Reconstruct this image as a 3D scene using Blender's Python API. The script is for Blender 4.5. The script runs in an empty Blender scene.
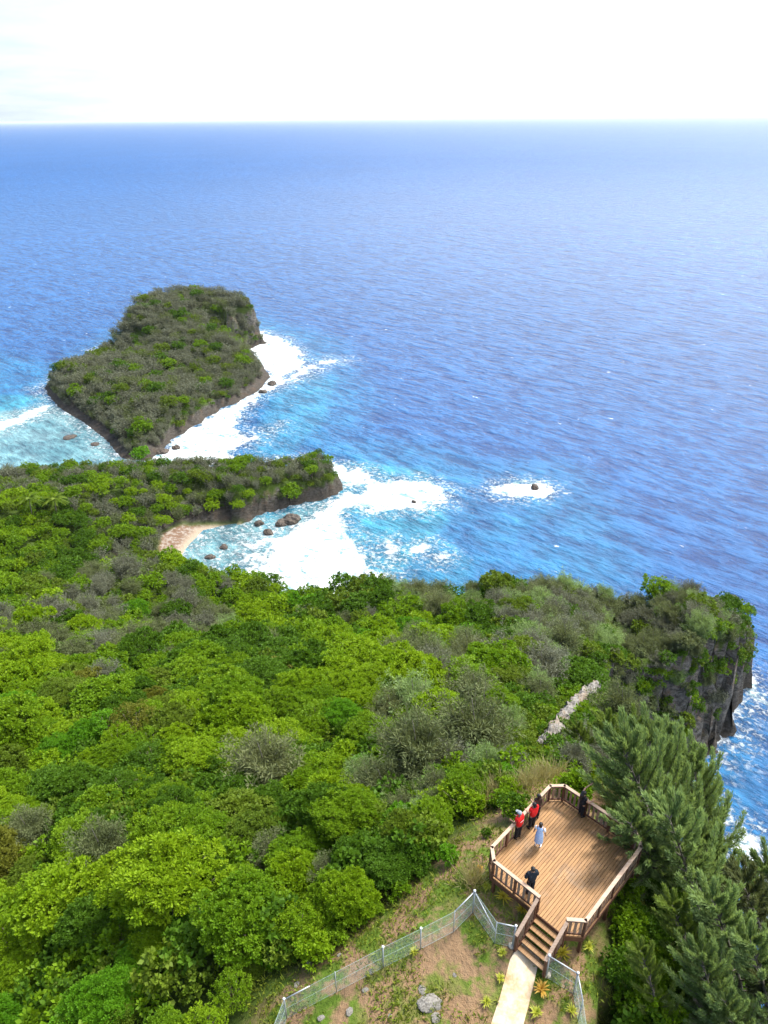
import bpy, bmesh, math, random
import numpy as np
from mathutils import Vector, Matrix
SEED = 7
rng = np.random.default_rng(SEED)
random.seed(SEED)
S = bpy.context.scene
COL = S.collection
R_ = math.radians

# ------------------------------------------------------------------ camera
H, F = 110.0, 710.0
PITCH, ROLL = R_(29.03), R_(0.6)
fw = np.array([0, math.cos(PITCH), -math.sin(PITCH)])
up0 = np.array([0, math.sin(PITCH), math.cos(PITCH)])
rt0 = np.array([1.0, 0, 0])
RT = rt0 * math.cos(ROLL) - up0 * math.sin(ROLL)
UP = up0 * math.cos(ROLL) + rt0 * math.sin(ROLL)
CAM = np.array([0, 0, H])

def P(px, py, z=0.0):
    """world point at height z seen at photo position px, py"""
    d = fw * F + RT * (px - 384) + UP * (512 - py)
    return CAM + d * ((z - H) / d[2])

def P2(px, py, z=0.0):
    q = P(px, py, z)
    return (q[0], q[1])

def proj(p):
    v = np.asarray(p, float) - CAM
    dpt = v @ fw
    return np.stack([384 + F * (v @ RT) / dpt, 512 - F * (v @ UP) / dpt, dpt], -1)

cd = bpy.data.cameras.new('camera')
cam = bpy.data.objects.new('camera', cd)
COL.objects.link(cam)
cd.sensor_fit = 'VERTICAL'
cd.sensor_height = 24.0
cd.lens = 24.0 * F / 1024.0
cd.clip_start, cd.clip_end = 0.5, 400000
M = Matrix(((RT[0], UP[0], -fw[0], 0), (RT[1], UP[1], -fw[1], 0), (RT[2], UP[2], -fw[2], H), (0, 0, 0, 1)))
cam.matrix_world = M
S.camera = cam

# ------------------------------------------------------------------ noise
def _hash(ix, iy, iz, s):
    h = (ix * 374761393 + iy * 668265263 + iz * 2147483647 + s * 974711) & 0xFFFFFFFF
    h = ((h ^ (h >> 13)) * 1274126177) & 0xFFFFFFFF
    return ((h ^ (h >> 16)) & 0xFFFF) / 65535.0

def vnoise(x, y, z=None, s=0):
    x = np.asarray(x, float); y = np.asarray(y, float)
    z = np.zeros_like(x) if z is None else np.asarray(z, float)
    i = [np.floor(c).astype(np.int64) for c in (x, y, z)]
    f = [c - k for c, k in zip((x, y, z), i)]
    f = [t * t * (3 - 2 * t) for t in f]
    r = 0
    for a in (0, 1):
        for b in (0, 1):
            for c in (0, 1):
                w = (f[0] if a else 1 - f[0]) * (f[1] if b else 1 - f[1]) * (f[2] if c else 1 - f[2])
                r = r + w * _hash(i[0] + a, i[1] + b, i[2] + c, s)
    return r

def fbm(x, y, z=None, s=0, o=4):
    r, a, t = 0, 1.0, 0
    k = 1.0
    for j in range(o):
        r = r + a * vnoise(np.asarray(x) * k, np.asarray(y) * k, None if z is None else np.asarray(z) * k, s + j)
        t += a; a *= 0.5; k *= 2.03
    return r / t

def sstep(a, b, x):
    t = np.clip((x - a) / (b - a), 0, 1)
    return t * t * (3 - 2 * t)

# ------------------------------------------------------------------ mesh helpers
def mesh_np(name, V, Fq, mats=(), smooth=False, attrs=None, midx=None):
    V = np.ascontiguousarray(V, np.float32)
    Fq = np.ascontiguousarray(Fq, np.int32)
    n = Fq.shape[1]
    me = bpy.data.meshes.new(name)
    me.vertices.add(len(V)); me.vertices.foreach_set('co', V.ravel())
    me.loops.add(Fq.size); me.loops.foreach_set('vertex_index', Fq.ravel())
    me.polygons.add(len(Fq)); me.polygons.foreach_set('loop_start', np.arange(0, Fq.size, n, dtype=np.int32))
    for m in mats: me.materials.append(m)
    if midx is not None: me.polygons.foreach_set('material_index', np.ascontiguousarray(midx, np.int32))
    if smooth: me.polygons.foreach_set('use_smooth', np.ones(len(Fq), bool))
    for k, v in (attrs or {}).items():
        a = me.attributes.new(k, 'FLOAT', 'POINT')
        a.data.foreach_set('value', np.ascontiguousarray(v, np.float32))
    me.update(calc_edges=True)
    me.validate()
    return me

def link(name, me, parent=None, loc=None):
    o = bpy.data.objects.new(name, me)
    COL.objects.link(o)
    if parent is not None: o.parent = parent
    if loc is not None: o.location = loc
    return o

def tag(o, label=None, cat=None, group=None, kind=None):
    if label: o['label'] = label
    if cat: o['category'] = cat
    if group: o['group'] = group
    if kind: o['kind'] = kind
    return o

def empty(name, loc, label, cat, group=None):
    o = bpy.data.objects.new(name, None)
    COL.objects.link(o)
    o.location = loc
    o.empty_display_size = 0.2
    return tag(o, label, cat, group)

class MB:
    """collects boxes, beams, tubes and lathes into one mesh (coordinates relative to org)"""
    def __init__(s, org=(0, 0, 0)):
        s.v, s.f, s.m = [], [], []
        s.o = np.array(org, float)
    def add(s, V, Fs, m=0):
        b = len(s.v)
        s.v += [tuple(np.asarray(p, float) - s.o) for p in V]
        s.f += [tuple(i + b for i in f) for f in Fs]
        s.m += [m] * len(Fs)
        return s
    def hexa(s, q, m=0):
        return s.add(q, [(3, 2, 1, 0), (4, 5, 6, 7), (0, 1, 5, 4), (1, 2, 6, 5), (2, 3, 7, 6), (3, 0, 4, 7)], m)
    def beam(s, p, q, w, h, m=0, ext=0.0):
        p = np.array(p, float); q = np.array(q, float)
        d = q - p; d /= np.linalg.norm(d)
        p = p - d * ext; q = q + d * ext
        z = np.array([0, 0, 1.0]) if abs(d[2]) < 0.95 else np.array([0.7071, 0.7071, 0])
        sd = np.cross(d, z); sd /= np.linalg.norm(sd)
        u = np.cross(sd, d)
        c = [(-1, -1), (1, -1), (1, 1), (-1, 1)]
        return s.hexa([p + sd * a * w / 2 + u * b * h / 2 for a, b in c] + [q + sd * a * w / 2 + u * b * h / 2 for a, b in c], m)
    def tube(s, pts, rad, n=6, m=0, cap=True):
        pts = [np.array(p, float) for p in pts]
        V, Fs = [], []
        ref = np.array([0.31, 0.95, 0.05])
        for i, p in enumerate(pts):
            d = pts[min(i + 1, len(pts) - 1)] - pts[max(i - 1, 0)]
            d /= max(np.linalg.norm(d), 1e-9)
            a = np.cross(d, ref); a /= max(np.linalg.norm(a), 1e-9)
            b = np.cross(d, a)
            r = rad[i] if hasattr(rad, '__len__') else rad
            for k in range(n):
                t = 2 * math.pi * k / n
                V.append(p + (a * math.cos(t) + b * math.sin(t)) * r)
        for i in range(len(pts) - 1):
            for k in range(n):
                k2 = (k + 1) % n
                Fs.append((i * n + k, i * n + k2, (i + 1) * n + k2, (i + 1) * n + k))
        if cap:
            Fs.append(tuple(range(n))[::-1]); Fs.append(tuple((len(pts) - 1) * n + k for k in range(n)))
        return s.add(V, Fs, m)
    def ell(s, c, r, n=12, k=8, m=0, zmin=-1.0):
        c = np.array(c, float)
        V, Fs = [], []
        for i in range(k + 1):
            zz = zmin + (1 - zmin) * i / k
            ang = math.asin(max(-1, min(1, zz)))
            for j in range(n):
                t = 2 * math.pi * j / n
                V.append(c + np.array([r[0] * math.cos(ang) * math.cos(t), r[1] * math.cos(ang) * math.sin(t), r[2] * zz]))
        for i in range(k):
            for j in range(n):
                Fs.append((i * n + j, i * n + (j + 1) % n, (i + 1) * n + (j + 1) % n, (i + 1) * n + j))
        return s.add(V, Fs, m)
    def build(s, name, mats, parent=None, loc=None, smooth=False, bevel=0):
        me = bpy.data.meshes.new(name)
        me.from_pydata([tuple(map(float, v)) for v in s.v], [], s.f)
        for mt in (mats if isinstance(mats, (list, tuple)) else [mats]): me.materials.append(mt)
        me.polygons.foreach_set('material_index', s.m)
        if smooth: me.polygons.foreach_set('use_smooth', [True] * len(s.f))
        if bevel:
            bm = bmesh.new(); bm.from_mesh(me)
            bmesh.ops.bevel(bm, geom=list(bm.edges), offset=bevel, segments=1, affect='EDGES')
            bm.to_mesh(me); bm.free()
        me.update()
        return link(name, me, parent, loc)

# ------------------------------------------------------------------ node helpers
class NT:
    def __init__(s, mat):
        s.t = mat.node_tree; s.n = s.t.nodes; s.l = s.t.links
    def new(s, typ, **kw):
        nd = s.n.new(typ)
        for k, v in kw.items():
            if k == 'inp':
                for a, b in v.items():
                    if isinstance(b, bpy.types.NodeSocket): s.l.new(b, nd.inputs[a])
                    else: nd.inputs[a].default_value = b
            else: setattr(nd, k, v)
        return nd
    def math(s, op, a, b=None, c=None, clamp=False):
        nd = s.n.new('ShaderNodeMath'); nd.operation = op; nd.use_clamp = clamp
        for i, x in enumerate((a, b, c)):
            if x is None: continue
            if isinstance(x, bpy.types.NodeSocket): s.l.new(x, nd.inputs[i])
            else: nd.inputs[i].default_value = x
        return nd.outputs[0]
    def mix(s, f, a, b, blend='MIX'):
        nd = s.n.new('ShaderNodeMix'); nd.data_type = 'RGBA'; nd.blend_type = blend
        for i, x in ((0, f), (6, a), (7, b)):
            if isinstance(x, bpy.types.NodeSocket): s.l.new(x, nd.inputs[i])
            else: nd.inputs[i].default_value = x if i == 0 else (*x[:3], 1)
        return nd.outputs[2]
    def ramp(s, f, lo, hi, a=0.0, b=1.0):
        nd = s.n.new('ShaderNodeMapRange'); nd.interpolation_type = 'SMOOTHSTEP'
        s.l.new(f, nd.inputs[0])
        for i, x in ((1, lo), (2, hi), (3, a), (4, b)):
            if isinstance(x, bpy.types.NodeSocket): s.l.new(x, nd.inputs[i])
            else: nd.inputs[i].default_value = x
        return nd.outputs[0]
    def noise(s, vec, scale, detail=4, rough=0.55, dist=0.0):
        nd = s.new('ShaderNodeTexNoise', inp={'Scale': scale, 'Detail': detail, 'Roughness': rough, 'Distortion': dist})
        if vec is not None: s.l.new(vec, nd.inputs['Vector'])
        return nd.outputs[0]
    def attr(s, name):
        return s.new('ShaderNodeAttribute', attribute_name=name).outputs['Fac']
    def pos(s):
        return s.new('ShaderNodeNewGeometry').outputs['Position']
    def obj(s):
        return s.new('ShaderNodeTexCoord').outputs['Object']
    def mapv(s, vec, scale=(1, 1, 1), rot=(0, 0, 0)):
        for k, v in (('Rotation', rot), ('Scale', scale)):      # turn first, then stretch
            if k == 'Rotation' and not any(rot): continue
            nd = s.new('ShaderNodeMapping'); nd.inputs[k].default_value = v
            s.l.new(vec, nd.inputs['Vector']); vec = nd.outputs[0]
        return vec
    def bump(s, h, strength=0.5, dist=0.1):
        return s.new('ShaderNodeBump', inp={'Height': h, 'Strength': strength, 'Distance': dist}).outputs[0]

def material(name, col=(0.5, 0.5, 0.5), rough=0.6, spec=0.3, metal=0.0):
    m = bpy.data.materials.new(name); m.use_nodes = True
    b = m.node_tree.nodes['Principled BSDF']
    b.inputs['Base Color'].default_value = (*col, 1)
    b.inputs['Roughness'].default_value = rough
    b.inputs['Specular IOR Level'].default_value = spec
    b.inputs['Metallic'].default_value = metal
    return m, NT(m), b

def varied(name, c1, c2, scale=3.0, rough=0.7, spec=0.2, bumpd=0.0, metal=0.0, stretch=(1, 1, 1)):
    m, t, b = material(name, c1, rough, spec, metal)
    v = t.mapv(t.obj(), stretch)
    n = t.noise(v, scale, 5, 0.6)
    t.l.new(t.mix(t.ramp(n, 0.3, 0.7), c1, c2), b.inputs['Base Color'])
    if bumpd: t.l.new(t.bump(n, 0.6, bumpd), b.inputs['Normal'])
    return m

def leaf_mat(name, c1, c2, trans=0.3, spec=0.25, rough=0.5, hv=0.35):
    """foliage: colour varies per tree (object random) and per clump (attribute v)"""
    m, t, b = material(name, c1, rough, spec)
    oi = t.new('ShaderNodeObjectInfo').outputs['Random']
    v = t.attr('v')
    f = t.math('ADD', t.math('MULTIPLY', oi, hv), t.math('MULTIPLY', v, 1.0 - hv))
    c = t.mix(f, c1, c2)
    t.l.new(c, b.inputs['Base Color'])
    tr = t.new('ShaderNodeBsdfTranslucent')
    t.l.new(t.mix(0.5, c, (c2[0] * 1.3, c2[1] * 1.25, c2[2] * 0.5)), tr.inputs['Color'])
    mx = t.new('ShaderNodeMixShader', inp={0: trans})
    t.l.new(b.outputs[0], mx.inputs[1]); t.l.new(tr.outputs[0], mx.inputs[2])
    out = next(n for n in t.n if n.type == 'OUTPUT_MATERIAL')
    t.l.new(mx.outputs[0], out.inputs['Surface'])
    return m

# ------------------------------------------------------------------ land outline
ZD = 81.0
def sdist(X, Y, poly):
    """signed distance (positive inside) and index of nearest edge"""
    X = np.asarray(X, float); Y = np.asarray(Y, float)
    n = len(poly)
    best = np.full(X.shape, 1e18); idx = np.zeros(X.shape, int)
    ins = np.zeros(X.shape, bool)
    for i in range(n):
        x0, y0 = poly[i][:2]; x1, y1 = poly[(i + 1) % n][:2]
        dx, dy = x1 - x0, y1 - y0
        t = np.clip(((X - x0) * dx + (Y - y0) * dy) / (dx * dx + dy * dy + 1e-12), 0, 1)
        d = (X - x0 - t * dx) ** 2 + (Y - y0 - t * dy) ** 2
        m = d < best
        best = np.where(m, d, best); idx = np.where(m, i, idx)
        c = ((y0 > Y) != (y1 > Y)) & (X < dx * (Y - y0) / (dy if abs(dy) > 1e-12 else 1e-12) + x0)
        ins ^= c
    d = np.sqrt(best)
    return np.where(ins, d, -d), idx

def inpoly(x, y, poly):
    return sdist(np.asarray(x, float), np.asarray(y, float), poly)[0] > 0

# (x, y, slope of the shore edge that starts here)
MAIN = [(-330, -40, 2), (-330, 210, .8), (-200, 218, .8), (-165, 221, .8), (-130, 223, .8), (-100, 226, .8), (-75, 227, 1.5), (-50, 226, 2), (-35, 223, 2.5)]
for px, py, s in [(318, 466, 3), (332, 474, 3), (340, 487, 3), (336, 494, 3), (320, 499, 2.5), (300, 504, 2.5), (265, 514, 2.2), (237, 523, .3), (203, 530, .2), (187, 548, .18), (173, 572, .3)]:
    MAIN.append((*P2(px, py), s))
MAIN += [(-46, 152, 1.5), (-30, 142, 2), (-8, 132, 2), (15, 126, 2), (38, 126, 3), (58, 127, 5)]
for px, py, s in [(746, 676, 6), (738, 700, 6), (727, 722, 6), (712, 747, 5)]:
    MAIN.append((*P2(px, py), s))
MAIN += [(57, 95, 5), (48, 89.5, 5), (40, 86, 5), (35, 80, 4), (35, 73, 4), (38, 62, 4), (38, 50, 4), (36, 40, 4), (34, 28, 4), (34, 15, 4), (40, -40, 4)]
ISLET = []
for px, py, s in [(122, 459, .6), (150, 461, 1), (163, 447, 1.6), (186, 431, 1.8), (215, 412, 1.8), (240, 401, .9), (260, 389, .45), (270, 377, .4), (262, 364, .6), (246, 350, 1.6)]:
    ISLET.append((*P2(px, py), s))
ISLET += [(-66, 395, 4), (-74, 412, 4), (-105, 424, 4), (-133, 415, 5), (-139, 398, 6), (-141, 378, 5), (-153, 362, 1.2), (-158, 342, 1.0)]
for px, py, s in [(44, 388, .5), (58, 407, .35), (86, 424, .3), (106, 440, .3)]:
    ISLET.append((*P2(px, py), s))

CTRL = [  # photo position and ground height
    (283, 1000, 77.0), (383, 948, 78.4), (474, 891, 79.7), (515, 1020, 79.5), (530, 957, 80.0), (578, 975, 79.8), (440, 1010, 79.1), (345, 1015, 78.1), (640, 905, 78.6), (610, 1020, 79.2), (563, 835, 79.5), (545, 775, 77.6), (600, 790, 77.0), (655, 850, 77.0), (492, 860, 79.6), (440, 890, 79.0), (500, 815, 78.2),
    (700, 1000, 76.0), (765, 1010, 72.5), (720, 900, 70.0), (680, 850, 71.5), (760, 900, 62.0), (690, 800, 62.0), (640, 760, 62.0),
    (100, 905, 69.0), (200, 885, 71.5), (0, 1020, 67.5), (250, 950, 75.0), (300, 875, 74.0), (400, 850, 76.0), (455, 820, 76.6),
    (100, 800, 62.5), (250, 800, 65.5), (400, 785, 68.0), (480, 785, 72.5), (0, 800, 60.0), (0, 900, 64.5),
    (50, 700, 52.0), (200, 700, 54.5), (350, 700, 57.0), (450, 700, 58.0), (540, 745, 62.0), (600, 690, 45.0),
    (0, 650, 42.5), (100, 655, 43.5), (200, 672, 43.0), (330, 665, 43.0), (450, 665, 44.0), (540, 660, 43.0), (602, 650, 28.5), (510, 632, 36.0), (602, 622, 26.0), (642, 668, 16.0), (690, 652, 29.5), (735, 682, 23.0), (720, 655, 27.5), (700, 640, 28.5),
    (330, 642, 33.0), (250, 652, 32.0), (420, 640, 34.0), (170, 640, 26.0),
    (0, 590, 34.0), (60, 560, 24.0), (100, 540, 17.0), (20, 520, 13.0), (140, 580, 24.0), (0, 550, 22.0),
    (0, 485, 6.0), (60, 482, 6.0), (120, 478, 6.5), (150, 500, 8.0), (200, 482, 7.0), (280, 480, 7.0), (325, 478, 5.5), (150, 535, 7.0), (180, 520, 6.0),
    (150, 445, 3), (190, 405, 6.5), (180, 352, 10.5), (228, 325, 16), (138, 320, 19), (185, 318, 18), (95, 370, 6), (62, 388, 5), (120, 415, 7), (248, 378, 3), (212, 398, 4)]
CP = np.array([[*P2(a, b, c), c] for a, b, c in CTRL] + [[-200, 60, 45], [56, 106, 25], [63, 107, 24.5], [60, 113, 23.5], [66, 103, 22.5], [52, 108, 22], [44, 108, 18], [-143, 366, 4.5], [-128, 356, 7], [-150, 335, 4], [-136, 394, 18.5], [-133, 384, 17.5], [-200, 150, 20], [-300, 100, 30], [-100, 0, 55], [0, -30, 76], [30, -20, 76]])
def tps_fit(C):
    n = len(C)
    d = np.hypot(C[:, None, 0] - C[None, :, 0], C[:, None, 1] - C[None, :, 1])
    K = np.where(d > 0, d * d * np.log(d + 1e-12), 0) + np.eye(n) * 8.0
    Pm = np.c_[np.ones(n), C[:, :2]]
    A = np.block([[K, Pm], [Pm.T, np.zeros((3, 3))]])
    return np.linalg.solve(A, np.r_[C[:, 2], 0, 0, 0])
TW = tps_fit(CP)
def tps(X, Y):
    sh = X.shape; x = X.ravel(); y = Y.ravel()
    r = TW[-3] + TW[-2] * x + TW[-1] * y
    for (cx, cy, _), w in zip(CP, TW[:-3]):
        d2 = (x - cx) ** 2 + (y - cy) ** 2
        r = r + w * 0.5 * d2 * np.log(d2 + 1e-12)
    return r.reshape(sh)

def axis(lo, a, b, hi, fine, coarse):
    return np.unique(np.r_[np.arange(lo, a, coarse), np.arange(a, b, fine), np.arange(b, hi + coarse, coarse)])
GX = axis(-330, -50, 82, 130, 0.8, 2.2)
GY = axis(-40, 8, 124, 450, 0.8, 2.2)
XX, YY = np.meshgrid(GX, GY)
ZT = tps(XX, YY)
wob = (fbm(XX * .22, YY * .22, s=3) - .5) * 5 + (fbm(XX * .9, YY * .9, s=4, o=3) - .5) * 1.6
def shore(poly, w):
    d, i = sdist(XX, YY, poly)
    s = np.array([p[2] for p in poly])[i]
    return d + w * np.clip(s / 2.0, 0.15, 1), s
dm, sm_ = shore(MAIN, wob); di, si_ = shore(ISLET, wob * 1.3)
DS = np.maximum(dm, di); SL = np.where(dm > di, sm_, si_)
# broken ledges on the shore cliffs
led = 0.55 + 0.9 * fbm(XX * .35, YY * .35, s=9)
Zc = np.where(DS > 0, 0.1 + DS * SL * led, np.maximum(DS * 0.4, -5) - 0.05)
ZG = np.minimum(np.where(DS > 0, np.maximum(ZT, 1.5), ZT * 0 + 999), Zc)
ZG = ZG + np.where(DS > 4, (fbm(XX * .3, YY * .3, s=14, o=3) - .5) * .9, 0) * sstep(0, 1, np.abs(np.hypot(XX - 9, YY - 19) / 10))
def gz(x, y):
    ix = np.clip(np.searchsorted(GX, x) - 1, 0, len(GX) - 2); iy = np.clip(np.searchsorted(GY, y) - 1, 0, len(GY) - 2)
    fx = np.clip((x - GX[ix]) / (GX[ix + 1] - GX[ix]), 0, 1); fy = np.clip((y - GY[iy]) / (GY[iy + 1] - GY[iy]), 0, 1)
    return ZG[iy, ix] * (1 - fx) * (1 - fy) + ZG[iy, ix + 1] * fx * (1 - fy) + ZG[iy + 1, ix] * (1 - fx) * fy + ZG[iy + 1, ix + 1] * fx * fy
def ground_at(px, py, z0=79.0):
    z = z0
    for _ in range(30):
        q = P(px, py, z); z = 0.5 * z + 0.5 * float(gz(q[0], q[1]))
    q = P(px, py, z)
    return np.array([q[0], q[1], float(gz(q[0], q[1]))])

# terrain mesh: push steep faces sideways for crags
gy_, gx_ = np.gradient(ZG, GY, GX)
steep = sstep(0.9, 3.0, np.hypot(gx_, gy_)) * (ZG > -0.5)
nx = (vnoise(XX * .5, YY * .5, ZG * .45, 21) - .5) * 2.0 + (vnoise(XX * 1.3, YY * 1.3, ZG * 1.1, 22) - .5) * 1.2
ny = (vnoise(XX * .5, YY * .5, ZG * .45, 31) - .5) * 2.0 + (vnoise(XX * 1.3, YY * 1.3, ZG * 1.1, 32) - .5) * 1.4
VX = XX + nx * steep; VY = YY + ny * steep
ny_, nx_ = XX.shape
ii = np.arange(ny_ * nx_).reshape(ny_, nx_)
QF = np.stack([ii[:-1, :-1], ii[:-1, 1:], ii[1:, 1:], ii[1:, :-1]], -1).reshape(-1, 4)
keep = (ZG.ravel()[QF].max(1) > -4.0)
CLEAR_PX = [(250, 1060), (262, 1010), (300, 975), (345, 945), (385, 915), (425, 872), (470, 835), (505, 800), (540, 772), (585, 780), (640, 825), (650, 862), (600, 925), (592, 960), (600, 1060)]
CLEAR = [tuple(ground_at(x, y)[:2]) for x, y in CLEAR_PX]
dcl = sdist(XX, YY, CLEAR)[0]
sandp = [P2(x, y, 2) for x, y in [(159, 545), (162, 533), (182, 524), (215, 521), (240, 519), (240, 526), (205, 533), (190, 552), (182, 580), (168, 573)]]
dsa = sdist(XX, YY, sandp)[0]

gm, t, b = material('ground earth', (0.2, 0.15, 0.1), 0.9, 0.1)
p = t.pos()
n1 = t.noise(p, 0.9, 6, 0.6); n2 = t.noise(p, 4.5, 5, 0.65); n3 = t.noise(p, 0.25, 4, 0.6)
nz = t.new('ShaderNodeSeparateXYZ'); t.l.new(t.new('ShaderNodeNewGeometry').outputs['Normal'], nz.inputs[0])
sz = t.new('ShaderNodeSeparateXYZ'); t.l.new(p, sz.inputs[0])
dirt = t.mix(n2, (0.20, 0.115, 0.06), (0.33, 0.22, 0.125))
dirt = t.mix(t.ramp(n1, .5, .75), dirt, (0.15, 0.09, 0.05))
grass = t.mix(n2, (0.06, 0.12, 0.012), (0.14, 0.20, 0.026))
dry = t.mix(n2, (0.24, 0.2, 0.07), (0.16, 0.15, 0.05))
cl = t.mix(t.ramp(n1, .44, .57), dirt, t.mix(t.ramp(n3, .5, .66), grass, dry))
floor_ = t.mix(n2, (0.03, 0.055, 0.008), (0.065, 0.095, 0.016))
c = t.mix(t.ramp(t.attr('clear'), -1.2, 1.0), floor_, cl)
rockn = t.noise(t.mapv(p, (1, 1, 2.2)), 0.8, 8, 0.7)
rock = t.mix(t.ramp(rockn, .35, .68), (0.032, 0.03, 0.026), (0.15, 0.14, 0.125))
rock = t.mix(t.ramp(n3, .5, .75, 0, .55), rock, (0.2, 0.12, 0.07))
rock = t.mix(t.ramp(n1, .55, .7, 0, .6), rock, (0.05, 0.06, 0.025))
rock = t.mix(t.ramp(sz.outputs[2], 0.5, 7.0, .72, 0), rock, (0.045, 0.036, 0.029))
c = t.mix(t.ramp(nz.outputs[2], .5, .78, 1, 0), c, rock)
low = t.math('MULTIPLY', t.ramp(sz.outputs[2], 3.0, 5.0, 1, 0), t.ramp(t.attr('sand'), -3, 0, 1, 0))
c = t.mix(low, c, rock)
sand = t.mix(t.ramp(n1, .38, .56), (0.29, 0.245, 0.205), (0.17, 0.105, 0.07))
sand = t.mix(t.ramp(sz.outputs[2], .2, .9, 1, 0), sand, (0.34, 0.27, 0.2))
c = t.mix(t.ramp(t.attr('sand'), -1.5, 0.8), c, sand)
t.l.new(c, b.inputs['Base Color'])
hh = t.math('ADD', t.math('MULTIPLY', rockn, 1.0), t.math('MULTIPLY', n2, 0.25))
t.l.new(t.bump(hh, 0.9, 0.5), b.inputs['Normal'])
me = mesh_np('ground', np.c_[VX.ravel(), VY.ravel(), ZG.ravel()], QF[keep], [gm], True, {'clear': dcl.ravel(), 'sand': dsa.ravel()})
tag(link('ground', me), 'green and rocky coastal land sloping down to the sea, with the islet', None, None, 'structure')

# ------------------------------------------------------------------ sea
SX = np.unique(np.r_[-np.geomspace(240, 120000, 40), np.arange(-240, 130, 1.5), np.geomspace(131, 120000, 42)])
SY = np.unique(np.r_[-np.geomspace(20, 120000, 20), np.arange(-20, 40, 4), np.arange(40, 450, 1.5), np.geomspace(451, 150000, 50)])
sx, sy = np.meshgrid(SX, SY)
def pxp(l): return [P2(*a) for a in l]
foamv = np.full(sx.shape, -30.0)
def foam(l, soft=1.0, w=0.0):
    global foamv
    d = sdist(sx, sy, l)[0] / soft + w
    foamv = np.maximum(foamv, d)
def fell(px, py, rx, ry, soft=1.0, w=0.0):
    foam(pxp([(px + rx * math.cos(a), py + ry * math.sin(a)) for a in np.linspace(0, 2 * math.pi, 20, False)]), soft, w)
foam(pxp([(238, 334), (262, 331), (286, 339), (302, 352), (306, 364), (292, 374), (280, 386), (262, 396), (246, 410), (238, 428), (250, 440), (236, 452), (228, 466), (150, 472), (150, 455), (186, 430), (215, 411), (240, 400), (268, 378), (246, 350)]), 1.3)
foam(pxp([(296, 366), (330, 358), (345, 360), (318, 370), (280, 388), (262, 392)]), 2.0, -1)
foam(pxp([(250, 432), (280, 425), (262, 440), (240, 450)]), 2, -1.2)
foam(pxp([(270, 460), (300, 458), (345, 466), (352, 486), (372, 500), (350, 510), (345, 525), (362, 545), (372, 572), (352, 592), (300, 604), (262, 602), (258, 572), (268, 545), (290, 528), (322, 506), (342, 490), (330, 470)]), 1.2)
foam(pxp([(212, 610), (228, 560), (250, 528), (285, 518), (300, 540), (280, 600)]), 3.0, -1.2)
fell(404, 495, 47, 17, 1.2); fell(372, 500, 22, 12, 1.2); fell(355, 478, 22, 10, 1.4)
fell(524, 490, 33, 9.5, 1.0); fell(505, 491, 18, 7, 1.2, -.5)
fell(391, 553, 7, 15, 1.0); fell(424, 548, 12, 6, 1.2); fell(438, 556, 8, 3, 1.2); fell(375, 578, 20, 8, 1.3)
foam(pxp([(-30, 426), (20, 415), (48, 402), (56, 405), (40, 416), (0, 432), (-30, 440)]), 1.3)
foam(pxp([(740, 682), (752, 676), (760, 690), (775, 715), (765, 716), (748, 698), (738, 700)]), 1.0)
foam(pxp([(725, 720), (742, 696), (748, 706), (732, 745), (735, 790), (722, 790), (712, 750)]), 2.2, -5)
foam(pxp([(728, 815), (745, 825), (765, 850), (790, 900), (750, 890), (735, 850)]), 1.2)
foam(pxp([(92, 350), (118, 343), (122, 347), (100, 354)]), 1.2)
foam(pxp([(0, 118 + 33), (1, 151), (1, 152)]), 1)
# thin surf line along every shore
dsea = np.maximum(sdist(sx, sy, MAIN)[0], sdist(sx, sy, ISLET)[0])
foamv = np.maximum(foamv, np.where(sx > 55, .3, 0.3) + dsea * .6)
sh1 = np.zeros(sx.shape); sh2 = np.zeros(sx.shape)
def shal(l, soft, amp=1.0, lay=1):
    global sh1, sh2
    d = sdist(sx, sy, pxp(l))[0]
    v = amp * sstep(-soft, soft * .4, d)
    if lay == 1: sh1 = np.maximum(sh1, v)
    else: sh2 = np.maximum(sh2, v)
shal([(-60, 345), (60, 372), (120, 330), (250, 318), (330, 340), (360, 400), (340, 440), (420, 450), (480, 470), (560, 470), (600, 520), (620, 560), (640, 640), (300, 640), (150, 600), (100, 470), (-60, 480)], 34, .55)
shal([(700, 760), (735, 690), (755, 690), (765, 760), (775, 850), (770, 900), (700, 900)], 16, .45)
shal([(-60, 395), (45, 395), (60, 410), (120, 455), (160, 470), (-60, 490)], 12, 1.0)
shal([(270, 390), (310, 372), (340, 380), (330, 420), (290, 460), (240, 465)], 14, .8)
shal([(320, 470), (350, 460), (430, 470), (450, 520), (410, 570), (360, 600), (200, 610), (160, 590), (190, 530), (240, 520)], 12, .95)
shal([(360, 520), (420, 520), (480, 560), (470, 600), (350, 600)], 10, .8)
shal([(-60, 418), (55, 408), (90, 425), (128, 460), (170, 462), (150, 475), (-60, 490)], 9, 1.0, 2)
shal([(180, 580), (190, 545), (215, 527), (245, 518), (262, 520), (245, 545), (232, 575), (226, 605), (200, 610)], 6, 1.0, 2)
shal([(225, 570), (250, 525), (330, 500), (350, 560), (300, 605)], 6, .7, 2)

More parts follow.
